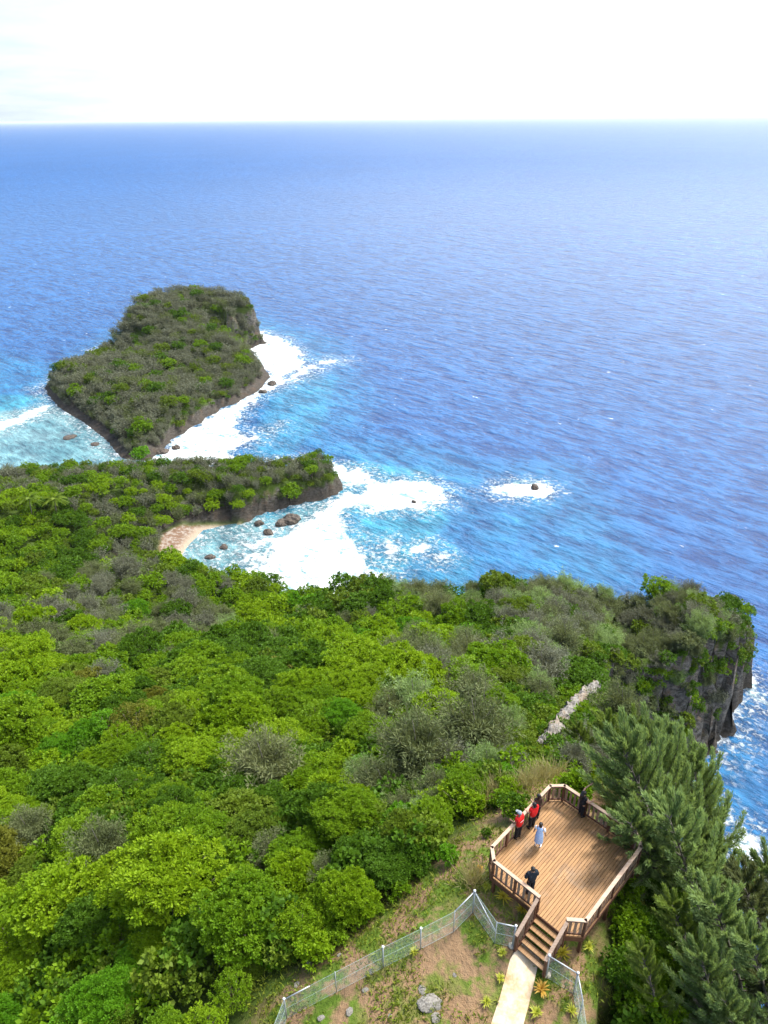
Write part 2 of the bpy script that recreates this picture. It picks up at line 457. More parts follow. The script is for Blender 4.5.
wm, t, b = material('sea water', (0.01, 0.05, 0.2), 0.22, 0.5)
p = t.pos()
pm = t.mapv(p, (.55, 1.5, 1), (0, 0, R_(40)))
big = t.noise(p, 0.0045, 4, 0.55)
mid = t.noise(pm, 0.05, 5, 0.6)
det = t.noise(pm, 0.28, 5, 0.62)
deep = t.mix(t.ramp(big, .35, .7), (0.0045, 0.058, 0.225), (0.007, 0.076, 0.28))
deep = t.mix(t.ramp(mid, .35, .75, 0, .18), deep, (0.004, 0.06, 0.23))
reef = t.noise(p, 0.07, 5, 0.65)
az = t.mix(t.ramp(reef, .35, .62), (0.014, 0.18, 0.36), (0.008, 0.10, 0.26))
tq = t.mix(t.ramp(reef, .35, .62), (0.045, 0.34, 0.42), (0.02, 0.18, 0.28))
s1 = t.math('ADD', t.attr('sh1'), t.math('MULTIPLY', t.math('SUBTRACT', reef, .5), .5))
c = t.mix(t.ramp(s1, .12, .62), deep, az)
c = t.mix(t.ramp(s1, .62, 1.0), c, tq)
milk = t.mix(t.ramp(reef, .38, .6), (0.26, 0.42, 0.38), (0.13, 0.25, 0.22))
s2 = t.math('ADD', t.attr('sh2'), t.math('MULTIPLY', t.math('SUBTRACT', det, .5), .5))
c = t.mix(t.ramp(s2, .2, .9, 0, .88), c, milk)
fn = t.noise(p, 0.16, 7, 0.68, 0.6); fn2 = t.noise(p, 0.75, 6, 0.7, 0.4)
fv = t.math('ADD', t.attr('foam'), t.math('MULTIPLY', t.math('SUBTRACT', fn, .5), 15))
fv = t.math('ADD', fv, t.math('MULTIPLY', t.math('SUBTRACT', fn2, .5), 6))
ff = t.ramp(fv, -0.6, 2.6)
lace = t.math('MULTIPLY', t.ramp(fv, -6.0, 0.5, 0, .5), t.ramp(fn2, .46, .6))
# whitecaps out at sea
wc = t.noise(t.mapv(p, (0.7, 1.2, 1), (0, 0, R_(35))), 0.2, 5, 0.62)
wc2 = t.noise(p, 0.5, 3, 0.6)
cap = t.math('MULTIPLY', t.ramp(wc, .675, .70), t.ramp(wc2, .45, .6, 0, .8))
ff = t.math('MAXIMUM', t.math('MAXIMUM', ff, lace), t.math('MULTIPLY', cap, .8), clamp=True)
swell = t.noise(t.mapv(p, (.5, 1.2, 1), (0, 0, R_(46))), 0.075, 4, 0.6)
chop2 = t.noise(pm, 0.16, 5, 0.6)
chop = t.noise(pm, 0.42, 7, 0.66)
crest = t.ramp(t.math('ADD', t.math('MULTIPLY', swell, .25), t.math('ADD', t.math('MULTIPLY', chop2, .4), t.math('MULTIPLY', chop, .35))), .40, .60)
c = t.mix(crest, t.mix(.62, c, (0.0, 0.014, 0.07)), t.mix(.2, c, (0.05, 0.28, 0.52)))  # wave light and shade put into the colour: dark troughs, lighter crests
ft = t.noise(t.mapv(p, (.8, 1.3, 1), (0, 0, R_(20))), 0.14, 8, 0.68, 1.2)
c = t.mix(ff, c, t.mix(t.ramp(t.math('ADD', ft, t.math('MULTIPLY', fn2, .35)), .52, .72), (0.17, 0.30, 0.33), (0.80, 0.83, 0.84)))
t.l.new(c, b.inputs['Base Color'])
b.inputs['IOR'].default_value = 1.33
dist = t.new('ShaderNodeVectorMath', operation='LENGTH'); t.l.new(p, dist.inputs[0])
rg = t.ramp(dist.outputs['Value'], 150, 2500, .2, .5)
t.l.new(t.math('MAXIMUM', rg, t.math('MULTIPLY', ff, .8)), b.inputs['Roughness'])
b.inputs['Specular IOR Level'].default_value = 0.42
hs = t.math('ADD', t.math('MULTIPLY', swell, 2.2), t.math('ADD', t.math('ADD', t.math('MULTIPLY', chop, 1.1), t.math('MULTIPLY', chop2, 2.2)), t.math('MULTIPLY', ff, .5)))
t.l.new(t.bump(hs, 1.0, 1.0), b.inputs['Normal'])
sz_ = sx * 0
n_y, n_x = sx.shape
ii = np.arange(n_y * n_x).reshape(n_y, n_x)
SQ = np.stack([ii[:-1, :-1], ii[:-1, 1:], ii[1:, 1:], ii[1:, :-1]], -1).reshape(-1, 4)
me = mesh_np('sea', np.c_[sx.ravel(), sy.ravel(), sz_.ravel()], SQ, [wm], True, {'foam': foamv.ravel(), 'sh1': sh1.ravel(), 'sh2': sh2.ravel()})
tag(link('sea', me), 'blue ocean with white surf around the islet and cove', None, None, 'structure')

# ------------------------------------------------------------------ world and sun
SUN_AZ, SUN_EL = 48.0, 56.0
w = bpy.data.worlds.new('World'); S.world = w; w.use_nodes = True
t = NT(w)
bg = t.n['Background']
sky = t.new('ShaderNodeTexSky', sky_type='NISHITA', sun_disc=False, sun_elevation=R_(SUN_EL), sun_rotation=R_(SUN_AZ), altitude=100, air_density=1.0, dust_density=1.2, ozone_density=2.0)
tc = t.new('ShaderNodeTexCoord').outputs['Generated']
sp = t.new('ShaderNodeSeparateXYZ'); t.l.new(tc, sp.inputs[0])
den = t.math('ADD', t.math('MAXIMUM', sp.outputs[2], 0.0), 0.13)
cv = t.new('ShaderNodeCombineXYZ')
t.l.new(t.math('DIVIDE', sp.outputs[0], den), cv.inputs[0]); t.l.new(t.math('DIVIDE', sp.outputs[1], den), cv.inputs[1])
cn = t.noise(cv.outputs[0], 0.62, 8, 0.58, 0.3)
# cloud cover grows towards the right-hand sea where the veil is thickest
side = t.ramp(t.math('ADD', sp.outputs[0], t.math('MULTIPLY', sp.outputs[1], .2)), -0.35, .5)
hor = t.ramp(sp.outputs[2], 0.0, .26, 1, 0)
cf = t.math('ADD', t.math('ADD', cn, t.math('MULTIPLY', side, .26)), t.math('ADD', t.math('MULTIPLY', hor, .17), t.ramp(sp.outputs[2], .0, .09, .3, 0)))
cf = t.ramp(cf, .52, .72)
shade = t.math('ADD', t.math('MULTIPLY', t.ramp(t.noise(cv.outputs[0], 1.5, 6, 0.6), .3, .7), .10), t.math('MULTIPLY', side, .6), clamp=True)
cc = t.mix(shade, (2.55, 3.0, 3.4), (10.0, 10.2, 10.4))
zen = t.math('ADD', 1.0, t.math('MULTIPLY', t.ramp(sp.outputs[2], .25, .75), t.math('ADD', .35, t.math('MULTIPLY', side, .6))))
cc = t.new('ShaderNodeVectorMath', operation='SCALE', inp={0: cc, 'Scale': zen}).outputs[0]
c = t.mix(t.math('MULTIPLY', cf, .9), sky.outputs[0], cc)
t.l.new(c, bg.inputs['Color'])
bg.inputs['Strength'].default_value = 0.13
sl = bpy.data.lights.new('sun', 'SUN'); sl.energy = 3.4; sl.angle = R_(11); sl.color = (1, .955, .88)
so = bpy.data.objects.new('sun', sl); COL.objects.link(so)
ds = Vector((math.sin(R_(SUN_AZ)) * math.cos(R_(SUN_EL)), math.cos(R_(SUN_AZ)) * math.cos(R_(SUN_EL)), math.sin(R_(SUN_EL))))
so.rotation_euler = (-ds).to_track_quat('-Z', 'Y').to_euler()
so.location = (40, 40, 160)
vs = S.view_settings
S.display_settings.display_device = 'sRGB'
vs.view_transform = 'Standard'; vs.look = 'None'; vs.gamma = 1; vs.exposure = 1.1; vs.use_curve_mapping = False
S.cycles.max_bounces = 6; S.cycles.diffuse_bounces = 3; S.cycles.glossy_bounces = 2; S.cycles.transmission_bounces = 3; S.cycles.transparent_max_bounces = 6
S.cycles.use_denoising = True
S.cycles.caustics_reflective = False; S.cycles.caustics_refractive = False
# ------------------------------------------------------------------ air over the sea
hz = bpy.data.materials.new('sea air'); hz.use_nodes = True
t = NT(hz); t.n.clear()
pv = t.new('ShaderNodeVolumePrincipled', inp={'Color': (0.86, 0.93, 1.0, 1), 'Density': 2.6e-5, 'Anisotropy': 0.35})
t.l.new(pv.outputs[0], t.new('ShaderNodeOutputMaterial').inputs['Volume'])
mb = MB(); X0 = 170000
mb.hexa([(-X0, -X0, -8), (X0, -X0, -8), (X0, X0, -8), (-X0, X0, -8), (-X0, -X0, 122), (X0, -X0, 122), (X0, X0, 122), (-X0, X0, 122)])
tag(mb.build('haze', hz), 'thin pale sea air fading the far ocean', None, None, 'stuff')
S.cycles.volume_bounces = 0
# ------------------------------------------------------------------ foliage builders
def unit(v):
    return v / np.maximum(np.linalg.norm(v, axis=-1, keepdims=True), 1e-9)
def rdir(n, g):
    return unit(g.normal(size=(n, 3)))
def leaves(pos, d, nrm, L, W):
    d = unit(d); s = unit(np.cross(d, nrm)); n = unit(np.cross(s, d))
    L = np.broadcast_to(np.asarray(L, float), (len(pos),))[:, None]; W = np.broadcast_to(np.asarray(W, float), (len(pos),))[:, None]
    m = pos + d * L * .5 + n * W * .12
    V = np.stack([pos, m + s * W * .5, pos + d * L - n * L * .1, m - s * W * .5], 1).reshape(-1, 3)
    return V, np.arange(len(V), dtype=np.int32).reshape(-1, 4)

def broadleaf(name, seed, R, nl, nc, nleaf, L, W):
    """a domed crown of leafy boughs: boughs > clumps > leaves, with gaps between boughs"""
    g = np.random.default_rng(seed)
    h = R * 1.85
    cz = h - R * .78
    # bough centres spread over the dome
    k = np.arange(nl); ph = k * 2.39996 + g.uniform(0, 6); zz = 1 - (k + .5) / nl * 1.0
    rr = np.sqrt(np.maximum(0, 1 - zz ** 2))
    bc = np.stack([np.cos(ph) * rr * .66, np.sin(ph) * rr * .66, zz * .52], 1) * R * g.uniform(.68, 1.25, (nl, 1)) + [0, 0, cz]
    br = R * g.uniform(.30, .50, nl) * (1.0 if nl < 16 else .74)
    P_, D_, N_, V_, Ls = [], [], [], [], []
    for j in range(nl):
        u = rdir(nc * 2, g); u = u[u[:, 2] > -.35][:nc]
        cl = bc[j] + u * br[j] * np.array([1, 1, .72]) * g.uniform(.72, 1.08, (len(u), 1))
        bv = g.uniform(0, .45)
        for c_, o in zip(cl, u):
            n = int(nleaf * g.uniform(.6, 1.35))
            q = rdir(n, g); 
            d = unit(o * .55 + q * .9 + [0, 0, .25])
            pp = c_ + q * g.uniform(.1, .5, (n, 1)) * R * .13
            P_.append(pp); D_.append(d); N_.append(unit(o * .7 + rdir(n, g) * .75 + [0, 0, .6]))
            V_.append(np.full(n, bv + g.uniform(0, .55)) + g.uniform(-.08, .08, n)); Ls.append(g.uniform(.7, 1.25, n))
    P_, D_, N_, V_, Ls = map(np.concatenate, (P_, D_, N_, V_, Ls))
    V, Fq = leaves(P_, D_, N_, L * Ls, W * Ls)
    crown = mesh_np(name + '_crown', V, Fq, [LEAF['mid']], False, {'v': np.repeat(np.clip(V_, 0, 1), 4)})
    mb = MB()
    mb.tube([(0, 0, -1.2), (.05 * R, 0, h * .2), (.02 * R, .04 * R, cz * .85)], [R * .075, R * .055, R * .04], 7)
    for j in range(nl):
        a = np.array([.02 * R, .03 * R, cz * (.45 + .3 * g.random())]); e = bc[j]
        mid_ = a * .5 + e * .5 + np.array([0, 0, -.08 * R])
        mb.tube([a, mid_, e], [R * .035, R * .022, R * .008], 5)
    me = bpy.data.meshes.new(name + '_trunk'); me.from_pydata([tuple(map(float, v)) for v in mb.v], [], mb.f); me.materials.append(BARK)
    me.polygons.foreach_set('use_smooth', [True] * len(mb.f)); me.update()
    return crown, me, R, h

def ironwood(name, seed, Hh, spread, nb, nn, ns, L, W, wind=(-.55, .25), dome=False, fl=1.0):
    """needle tree: ascending boughs, each a feathery plume of fine drooping sprays"""
    g = np.random.default_rng(seed)
    wv = np.array([wind[0], wind[1], 0.0])
    mb = MB()
    def axis_(t): return np.array([wv[0] * Hh * .35 * t * t, wv[1] * Hh * .35 * t * t, Hh * t])
    mb.tube([axis_(t) - [0, 0, 1.5 * (t == 0)] for t in np.linspace(0, 1, 9)], list(np.linspace(Hh * .017, .015, 9)), 7)
    P_, D_, V_, Ls = [], [], [], []
    for j in range(nb):
        t = (.16 + .84 * ((j + g.random()) / nb)) if not dome else g.uniform(.25, .95)
        ph = j * 2.39996 + g.uniform(-.4, .4)
        if dome:
            out = spread * g.uniform(.35, 1.0) * (.5 + .5 * math.sin(math.pi * min(1, t + .1)))
            upk = g.uniform(.5, 1.1)
        else:
            out = spread * (1.08 - t) ** .75 * g.uniform(.6, 1.15) + .25
            upk = g.uniform(.9, 1.5) + .5 * t
        a = axis_(t * (.72 if dome else 1))
        hd = np.array([math.cos(ph), math.sin(ph), 0])
        e = a + hd * out + np.array([0, 0, out * upk]) + wv * out * .75
        m_ = a * .45 + e * .55 + hd * out * .12 - np.array([0, 0, out * .14])
        tt = np.linspace(0, 1, nn)[:, None]
        curve = a * (1 - tt) ** 2 + 2 * m_ * tt * (1 - tt) + e * tt ** 2
        mb.tube([curve[0], curve[nn // 2], curve[-1]], [Hh * .004, Hh * .0025, .005], 4, cap=False)
        tan = unit(np.gradient(curve, axis=0))
        bv = g.uniform(0, .5)
        for i in range(nn):
            if tt[i, 0] < .16: continue
            n = max(2, int(ns * (1.15 - .5 * tt[i, 0]) * g.uniform(.7, 1.3)))
            q = rdir(n, g)
            fluff = (.10 + .16 * math.sin(math.pi * min(1, tt[i, 0] * .95))) * spread * (1.6 if dome else .62)
            P_.append(curve[i] + q * g.uniform(0, 1, (n, 1)) * fluff * .5)
            D_.append(unit(tan[i] * (.45 if dome else 1.1) + q * (1.0 if dome else .42) + wv * .35 + [0, 0, .12]))
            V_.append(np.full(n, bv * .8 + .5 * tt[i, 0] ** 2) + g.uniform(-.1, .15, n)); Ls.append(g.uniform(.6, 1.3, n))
    P_, D_, V_, Ls = map(np.concatenate, (P_, D_, V_, Ls))
    N_ = rdir(len(P_), g) + [0, 0, .5]
    V, Fq = leaves(P_, D_, N_, L * Ls, W * Ls)
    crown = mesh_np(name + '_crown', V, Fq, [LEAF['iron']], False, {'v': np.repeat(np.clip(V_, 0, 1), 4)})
    me = bpy.data.meshes.new(name + '_trunk'); me.from_pydata([tuple(map(float, v)) for v in mb.v], [], mb.f); me.materials.append(GREYBARK)
    me.polygons.foreach_set('use_smooth', [True] * len(mb.f)); me.update()
    return crown, me, spread, Hh

LEAF = {
    'lime': leaf_mat('lime leaves', (0.12, 0.225, 0.005), (0.24, 0.35, 0.013), .36, .1),
    'emerald': leaf_mat('emerald leaves', (0.062, 0.18, 0.006), (0.14, 0.30, 0.014), .36, .1),
    'mid': leaf_mat('green leaves', (0.08, 0.175, 0.005), (0.18, 0.285, 0.012), .34, .1),
    'dark': leaf_mat('dark leaves', (0.036, 0.09, 0.005), (0.095, 0.185, 0.013), .3, .1),
    'olive': leaf_mat('olive leaves', (0.07, 0.125, 0.009), (0.155, 0.215, 0.02), .3, .1),
    'bronze': leaf_mat('bronze leaves', (0.095, 0.11, 0.012), (0.185, 0.19, 0.025), .3, .1),
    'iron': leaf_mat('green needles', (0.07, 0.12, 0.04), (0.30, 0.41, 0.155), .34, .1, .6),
    'sage': leaf_mat('sage needles', (0.08, 0.105, 0.038), (0.18, 0.205, 0.09), .26, .1, .6),
    'grey': leaf_mat('grey needles', (0.095, 0.102, 0.064), (0.205, 0.215, 0.15), .22, .2, .65),
    'pale': leaf_mat('pale needles', (0.10, 0.125, 0.045), (0.20, 0.22, 0.095), .3, .2, .6),
    'gold': leaf_mat('yellow green needles', (0.08, 0.13, 0.022), (0.25, 0.34, 0.07), .32, .2, .6),
}
BARK = varied('bark', (0.10, 0.075, 0.055), (0.2, 0.17, 0.14), 6, .9, .1, .02)
GREYBARK = varied('grey bark', (0.09, 0.08, 0.065), (0.19, 0.17, 0.15), 6, .9, .1, .02)

NEAR_B = [broadleaf('broadleaf_tree_near_%d' % i, 100 + i, 3.0, [26, 20, 32, 22, 28, 18][i], [30, 32, 34, 32, 30, 18][i], [40, 34, 44, 40, 46, 16][i], [.17, .23, .13, .19, .15, .2][i], [.11, .15, .09, .10, .10, .12][i]) for i in range(6)]
MID_B = [broadleaf('broadleaf_tree_mid_%d' % i, 120 + i, 3.0, [14, 11, 17, 13, 9][i], 34, 26, [.24, .29, .2, .26, .31][i], [.15, .19, .13, .16, .19][i]) for i in range(5)]
FAR_B = [broadleaf('broadleaf_tree_far_%d' % i, 140 + i, 3.0, [8, 7, 9][i], 19, 10, .46, .3) for i in range(3)]
LOW_B = [broadleaf('bush_%d' % i, 150 + i, 3.0, [5, 6][i], 12, 8, .62, .42) for i in range(2)]
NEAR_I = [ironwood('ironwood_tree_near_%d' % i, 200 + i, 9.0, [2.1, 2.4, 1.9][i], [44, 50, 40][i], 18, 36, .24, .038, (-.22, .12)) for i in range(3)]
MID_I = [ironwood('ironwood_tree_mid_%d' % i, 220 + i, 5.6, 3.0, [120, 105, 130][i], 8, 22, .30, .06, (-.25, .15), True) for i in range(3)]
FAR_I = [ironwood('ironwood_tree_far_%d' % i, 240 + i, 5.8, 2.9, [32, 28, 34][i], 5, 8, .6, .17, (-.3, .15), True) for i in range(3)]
SHRUB = [broadleaf('shrub_%d' % i, 160 + i, 1.0, [8, 7][i], 20, 12, .16, .10) for i in range(2)]

# ------------------------------------------------------------------ where the trees stand
IRON_PX = [
    ('iron', [(395, 640), (455, 615), (520, 660), (548, 735), (480, 800), (350, 775), (372, 705)], .5),
    ('head', [(495, 595), (560, 570), (640, 560), (700, 580), (770, 640), (740, 770), (600, 770), (555, 735), (530, 670)], .8),
    ('west', [(70, 500), (140, 470), (170, 560), (215, 605), (240, 625), (40, 650), (20, 610), (110, 540)], .6),
    ('brow', [(365, 600), (400, 565), (480, 570), (470, 605)], .6),
    ('west', [(-20, 465), (120, 465), (120, 485), (-20, 490)], .6),
]
def shade_pick(kind, px, py, g):
    r = g.random()
    n = float(fbm(px / 70.0, py / 40.0, s=55, o=3)) + g.uniform(-.16, .16)
    if kind == 'b':
        if px > 495 and py < 770: return ['dark', 'mid', 'olive', 'dark'][int(r * 40) % 4]
        if py < 480 or (py < 600 and px < 260 and r < .4): return ['dark', 'mid', 'olive'][int(r * 30) % 3]
        if n > .60: return 'lime'
        if n > .52: return 'emerald' if r < .35 else 'lime'
        if n > .40: return 'mid' if r < .85 else ('olive' if r < .94 else 'lime')
        if n > .30: return 'dark' if r < .45 else 'mid'
        return 'bronze' if r < .12 else ('olive' if r < .45 else 'dark')
    if py < 480: return 'grey' if r < .8 else 'sage'
    if py < 620 and px < 260: return 'grey' if r < .55 else 'sage'
    if px > 495 and py > 560: return 'grey' if r < .45 else ('sage' if r < .75 else 'iron')
    return 'sage' if r < .55 else ('grey' if r < .64 else ('pale' if r < .85 else 'iron'))

# hand-placed single trees: canopy position in the photo, kind, crown radius, shade, name words
SPECIAL = [
    (266, 752, 'i', 3.6, 'pale', 'broad pale green wispy ironwood standing alone among lime broadleaf trees'),
    (437, 668, 'i', 2.9, 'grey', 'small grey round ironwood on the green slope above the ironwood stand'),
    (480, 715, 'i', 4.1, 'sage', 'largest sage ironwood in the stand between the green slope and the bare rock rib'),
    (420, 745, 'i', 3.2, 'sage', 'sage ironwood at the lower edge of the stand beside lime bushes'),
    (612, 600, 'i', 3.3, 'sage', 'tall thin ironwood rising above the notch beside the headland'),
    (546, 658, 'i', 3.7, 'grey', 'large grey ironwood with bare lower boughs above the pale rock rib'),
    (672, 612, 'i', 3.0, 'sage', 'dark sage ironwood cresting the far knob of the headland'),
    (700, 610, 'i', 3.2, 'grey', 'broad grey ironwood on the highest part of the headland knob'),
    (728, 632, 'i', 2.7, 'sage', 'sage ironwood leaning over the seaward end of the headland'),
    (403, 588, 'i', 2.7, 'iron', 'dark ironwood standing on the brow against the white cove surf'),
    (290, 488, 'b', 3.4, 'mid', 'bright green broadleaf crown at the seaward end of the low peninsula'),
    (312, 470, 'b', 2.8, 'mid', 'low green tree on the rocky tip of the peninsula'),
    (140, 450, 'b', 4.2, 'emerald', 'light green bush on the low rock spit before the islet'),
    (125, 560, 'i', 4.6, 'grey', 'big grey ironwood spreading over the lowland behind the beach'),
    (185, 600, 'i', 3.6, 'grey', 'grey ironwood hanging over the near end of the beach'),
    (165, 880, 'b', 2.9, 'lime', 'broad yellow green tree filling the lower left forest'),
    (60, 885, 'b', 2.8, 'lime', 'wide lime tree at the left edge of the near forest'),
    (240, 905, 'b', 2.5, 'mid', 'dense green tree next to the fenced clearing'),
    (355, 890, 'b', 1.3, 'lime', 'bright lime bush tree beside the bend of the wire fence'),
]
PTS = []   # x, y, kind, R, shade, special label
def occupied(x, y, r, f=1.0):
    for (a, b_, _, rr, *_r) in PTS:
        if abs(a - x) < 8 and abs(b_ - y) < 8 and (a - x) ** 2 + (b_ - y) ** 2 < (f * (r + rr) * .5) ** 2: return True
    return False
for px, py, k, r, sh, lab in SPECIAL:
    z = 40.0
    for _ in range(60):
        q = P(px, py, z); z = .7 * z + .3 * (float(gz(q[0], q[1])) + r * 1.3)
    q = P(px, py, z)
    PTS.append((q[0], q[1], k, r, sh, lab))
RIB = [(536, 752, 64.5), (548, 738, 63.5), (562, 722, 60.5), (578, 704, 56.5), (590, 692, 53.0), (600, 680, 49.5)]
RIBW = np.array([P(*r) for r in RIB])
RIBP = np.concatenate([[np.r_[np.array(RIB[i][:2]) * (1 - f) + np.array(RIB[i + 1][:2]) * f, proj(RIBW[i])[2]] for f in np.linspace(0, 1, 5)] for i in range(len(RIB) - 1)])
gT = np.random.default_rng(11)
nt = 34000
cx = gT.uniform(-215, 72, nt); cy = gT.uniform(8, 430, nt)
cg = gz(cx, cy); cds = np.maximum(sdist(cx, cy, MAIN)[0], sdist(cx, cy, ISLET)[0])
isl = sdist(cx, cy, ISLET)[0] > 0
clr = sdist(cx, cy, CLEAR)[0]
pr = proj(np.c_[cx, cy, cg + 4.0])
beach = sdist(cx, cy, sandp)[0]
DECKC = np.array([9.0, 20.0])
ok = (cds > np.where(isl, .6, 1.0)) & (clr < -1.2) & (pr[:, 0] > -60) & (pr[:, 0] < 830) & (pr[:, 1] < 1120) & (beach < -.6) & ~(isl & (pr[:, 0] > 238) & (pr[:, 1] > 340) & (cds < 3)) & (pr[:, 2] > 10) & (cg > 1.2)
# keep the lookout's right flank for the hand-placed leaning ironwoods
ok &= ~((pr[:, 0] > 575) & (pr[:, 1] > 740))
def visible(x, y, z, lift):
    for k in np.linspace(.35, .985, 70):
        q = CAM + (np.array([x, y, z]) - CAM) * k
        if -329 < q[0] < 129 and -39 < q[1] < 449 and gz(q[0], q[1]) + lift > q[2]: return False
    return True
for i in np.nonzero(ok)[0]:
    x, y, px, py, dep = cx[i], cy[i], *pr[i]
    kind = 'b'
    if isl[i]: kind = 'i' if gT.random() < .86 else 'b'
    elif py < 520 and px > 90 and y > 190: kind = 'i' if gT.random() < .66 else 'b'
    else:
        for nm, pl, pb in IRON_PX:
            if inpoly(px, py, pl):
                if gT.random() < pb: kind = 'i'
                break
        else:
            if gT.random() < .03: kind = 'i'
    far = dep > 150
    r = (gT.uniform(1.15, 2.3) if gT.random() < .72 else gT.uniform(2.2, 3.5)) if not far else gT.uniform(1.5, 3.0)
    if kind == 'i' and not far: r = gT.uniform(2.0, 3.4)
    if isl[i]: r = gT.uniform(2.4, 4.4)
    if dep < 62: r = min(r, gT.uniform(1.0, 2.6))
    if clr[i] > -4.5: r = min(r, gT.uniform(.9, 1.7))
    if cds[i] < 5: r = min(r, 2.2)
    dl = np.min(np.hypot(RIBW[:, 0] - x, RIBW[:, 1] - y))
    if dl < r * .8 + 1.0: continue
    rp = np.min(np.hypot(RIBP[:, 0] - px, RIBP[:, 1] - py))
    if rp < 7 + r * 640 / dep * .62 and dep < RIBP[:, 2].max() + 2: continue
    if occupied(x, y, r, .76): continue
    if y < 185 and not isl[i] and y > 60 and not visible(x, y, cg[i] + r * 1.9, 3.2): continue
    PTS.append((x, y, kind, r, shade_pick(kind, px, py, gT), None))

def lst(kind):
    o = []
    for (x, y, k, r, sh, lab) in PTS:
        if k != kind: continue
        z = float(gz(x, y)); q = proj(np.array([x, y, z + r * 1.3]))
        o.append(dict(x=x, y=y, z=z, r=r, sh=sh, lab=lab, px=q[0], py=q[1], dep=q[2]))
    o.sort(key=lambda d: -(d['r'] / d['dep'] + (9 if d['lab'] else 0)))
    return o
LB, LI = lst('b'), lst('i')

WORDS = ['leftmost', 'second', 'third', 'fourth', 'fifth', 'sixth', 'seventh', 'eighth', 'ninth', 'tenth', 'eleventh', 'twelfth']
SHW = {'lime': 'yellow green', 'emerald': 'vivid emerald', 'mid': 'mid green', 'dark': 'dark green', 'olive': 'dull olive', 'bronze': 'bronze tinged', 'iron': 'deep green', 'sage': 'sage green', 'grey': 'dull grey', 'pale': 'pale green', 'gold': 'golden green'}
def region(d):
    x, y, px, py = d['x'], d['y'], d['px'], d['py']
    if inpoly(x, y, ISLET): return 'on the islet ' + ('crest' if d['z'] > 15 else ('seaward side' if px > 190 else 'lagoon side'))
    if y > 190: return 'on the peninsula' if px > 110 else 'along the lagoon shore'
    if px > 495 and py < 770: return 'on the headland' if px > 600 else 'near the bare rock rib'
    if py < 600 and px < 270: return 'on the lowland by the beach' if px > 90 else 'on the lowland below the slope'
    if py < 645: return 'along the brow above the cove'
    if py < 720: return 'on the upper slope' if px > 220 else 'on the upper western slope'
    if py < 800: return 'on the middle slope' if px > 220 else 'on the middle western slope'
    if px > 300: return 'bordering the fenced clearing'
    return 'in the near forest' if py < 900 else 'at the near forest foot'
def label_all(ds, noun, group):
    rs = sorted(d['r'] for d in ds); a, b_ = rs[len(rs) // 3], rs[2 * len(rs) // 3]
    bk = {}
    for d in ds:
        if d['lab']: d['group'] = group; continue
        sz = 'small' if d['r'] < a else ('medium' if d['r'] < b_ else 'large')
        bk.setdefault((sz, d['sh'], region(d)), []).append(d)
    for (sz, sh, rg), L in bk.items():
        L.sort(key=lambda d: d['px'])
        for i, d in enumerate(L):
            base = f'{sz} {SHW[sh]} {noun} {rg}'
            d['group'] = group
            if len(L) == 1: d['lab'] = base
            elif i == len(L) - 1: d['lab'] = 'rightmost ' + base
            elif i < 12: d['lab'] = (WORDS[i] + ' ' if i == 0 else WORDS[i] + ' from left ') + base
            else: d['lab'] = 'closely packed ' + base

def plant_tree(name, d, crown, trunk, mat, cat, scl, rz, tilt=(0, 0), zoff=0.0):
    r = bpy.data.objects.new(name, None); COL.objects.link(r)
    r.location = (d['x'], d['y'], d['z'] + zoff); r.rotation_euler = (tilt[0], tilt[1], rz); r.scale = scl
    r.empty_display_size = .3
    tag(r, d['lab'], cat, d.get('group'))
    c_ = bpy.data.objects.new('crown', crown); COL.objects.link(c_); c_.parent = r
    c_.material_slots[0].link = 'OBJECT'; c_.material_slots[0].material = mat
    k = bpy.data.objects.new('trunk', trunk); COL.objects.link(k); k.parent = r
    return r

def bake(name, ds, protos, label):
    """the trees past the nearest 300 as one mass: the same crowns written into one mesh"""
    mats = sorted({d['sh'] for d in ds}); mi = {m: i for i, m in enumerate(mats)}
    VV, FF, AA, MM = [], [], [], []; off = 0
    cache = []
    for cr, tk, r0, h0 in protos:
        v = np.empty(len(cr.vertices) * 3, np.float32); cr.vertices.foreach_get('co', v); v = v.reshape(-1, 3)
        a = np.empty(len(v), np.float32); cr.attributes['v'].data.foreach_get('value', a)
        cache.append((v, a, r0))
    for d in ds:
        v, a, r0 = cache[gT.integers(len(cache))]
        th = gT.uniform(0, 6.28) if 'broad' in name else gT.uniform(-.5, .5)
        s = d['r'] / r0; c_, s_ = math.cos(th), math.sin(th)
        q = np.c_[v[:, 0] * c_ - v[:, 1] * s_, v[:, 0] * s_ + v[:, 1] * c_, v[:, 2]] * s + [d['x'], d['y'], d['z'] - .2 * d['r']]
        VV.append(q); FF.append(np.arange(len(q), dtype=np.int32).reshape(-1, 4) + off); off += len(q)
        AA.append(np.clip(a * .8 + gT.uniform(-.1, .3), 0, 1)); MM.append(np.full(len(q) // 4, mi[d['sh']]))
    me = mesh_np(name, np.concatenate(VV), np.concatenate(FF), [LEAF[m] for m in mats], False, {'v': np.concatenate(AA)}, np.concatenate(MM))
    tag(link(name, me), label, None, None, 'stuff')

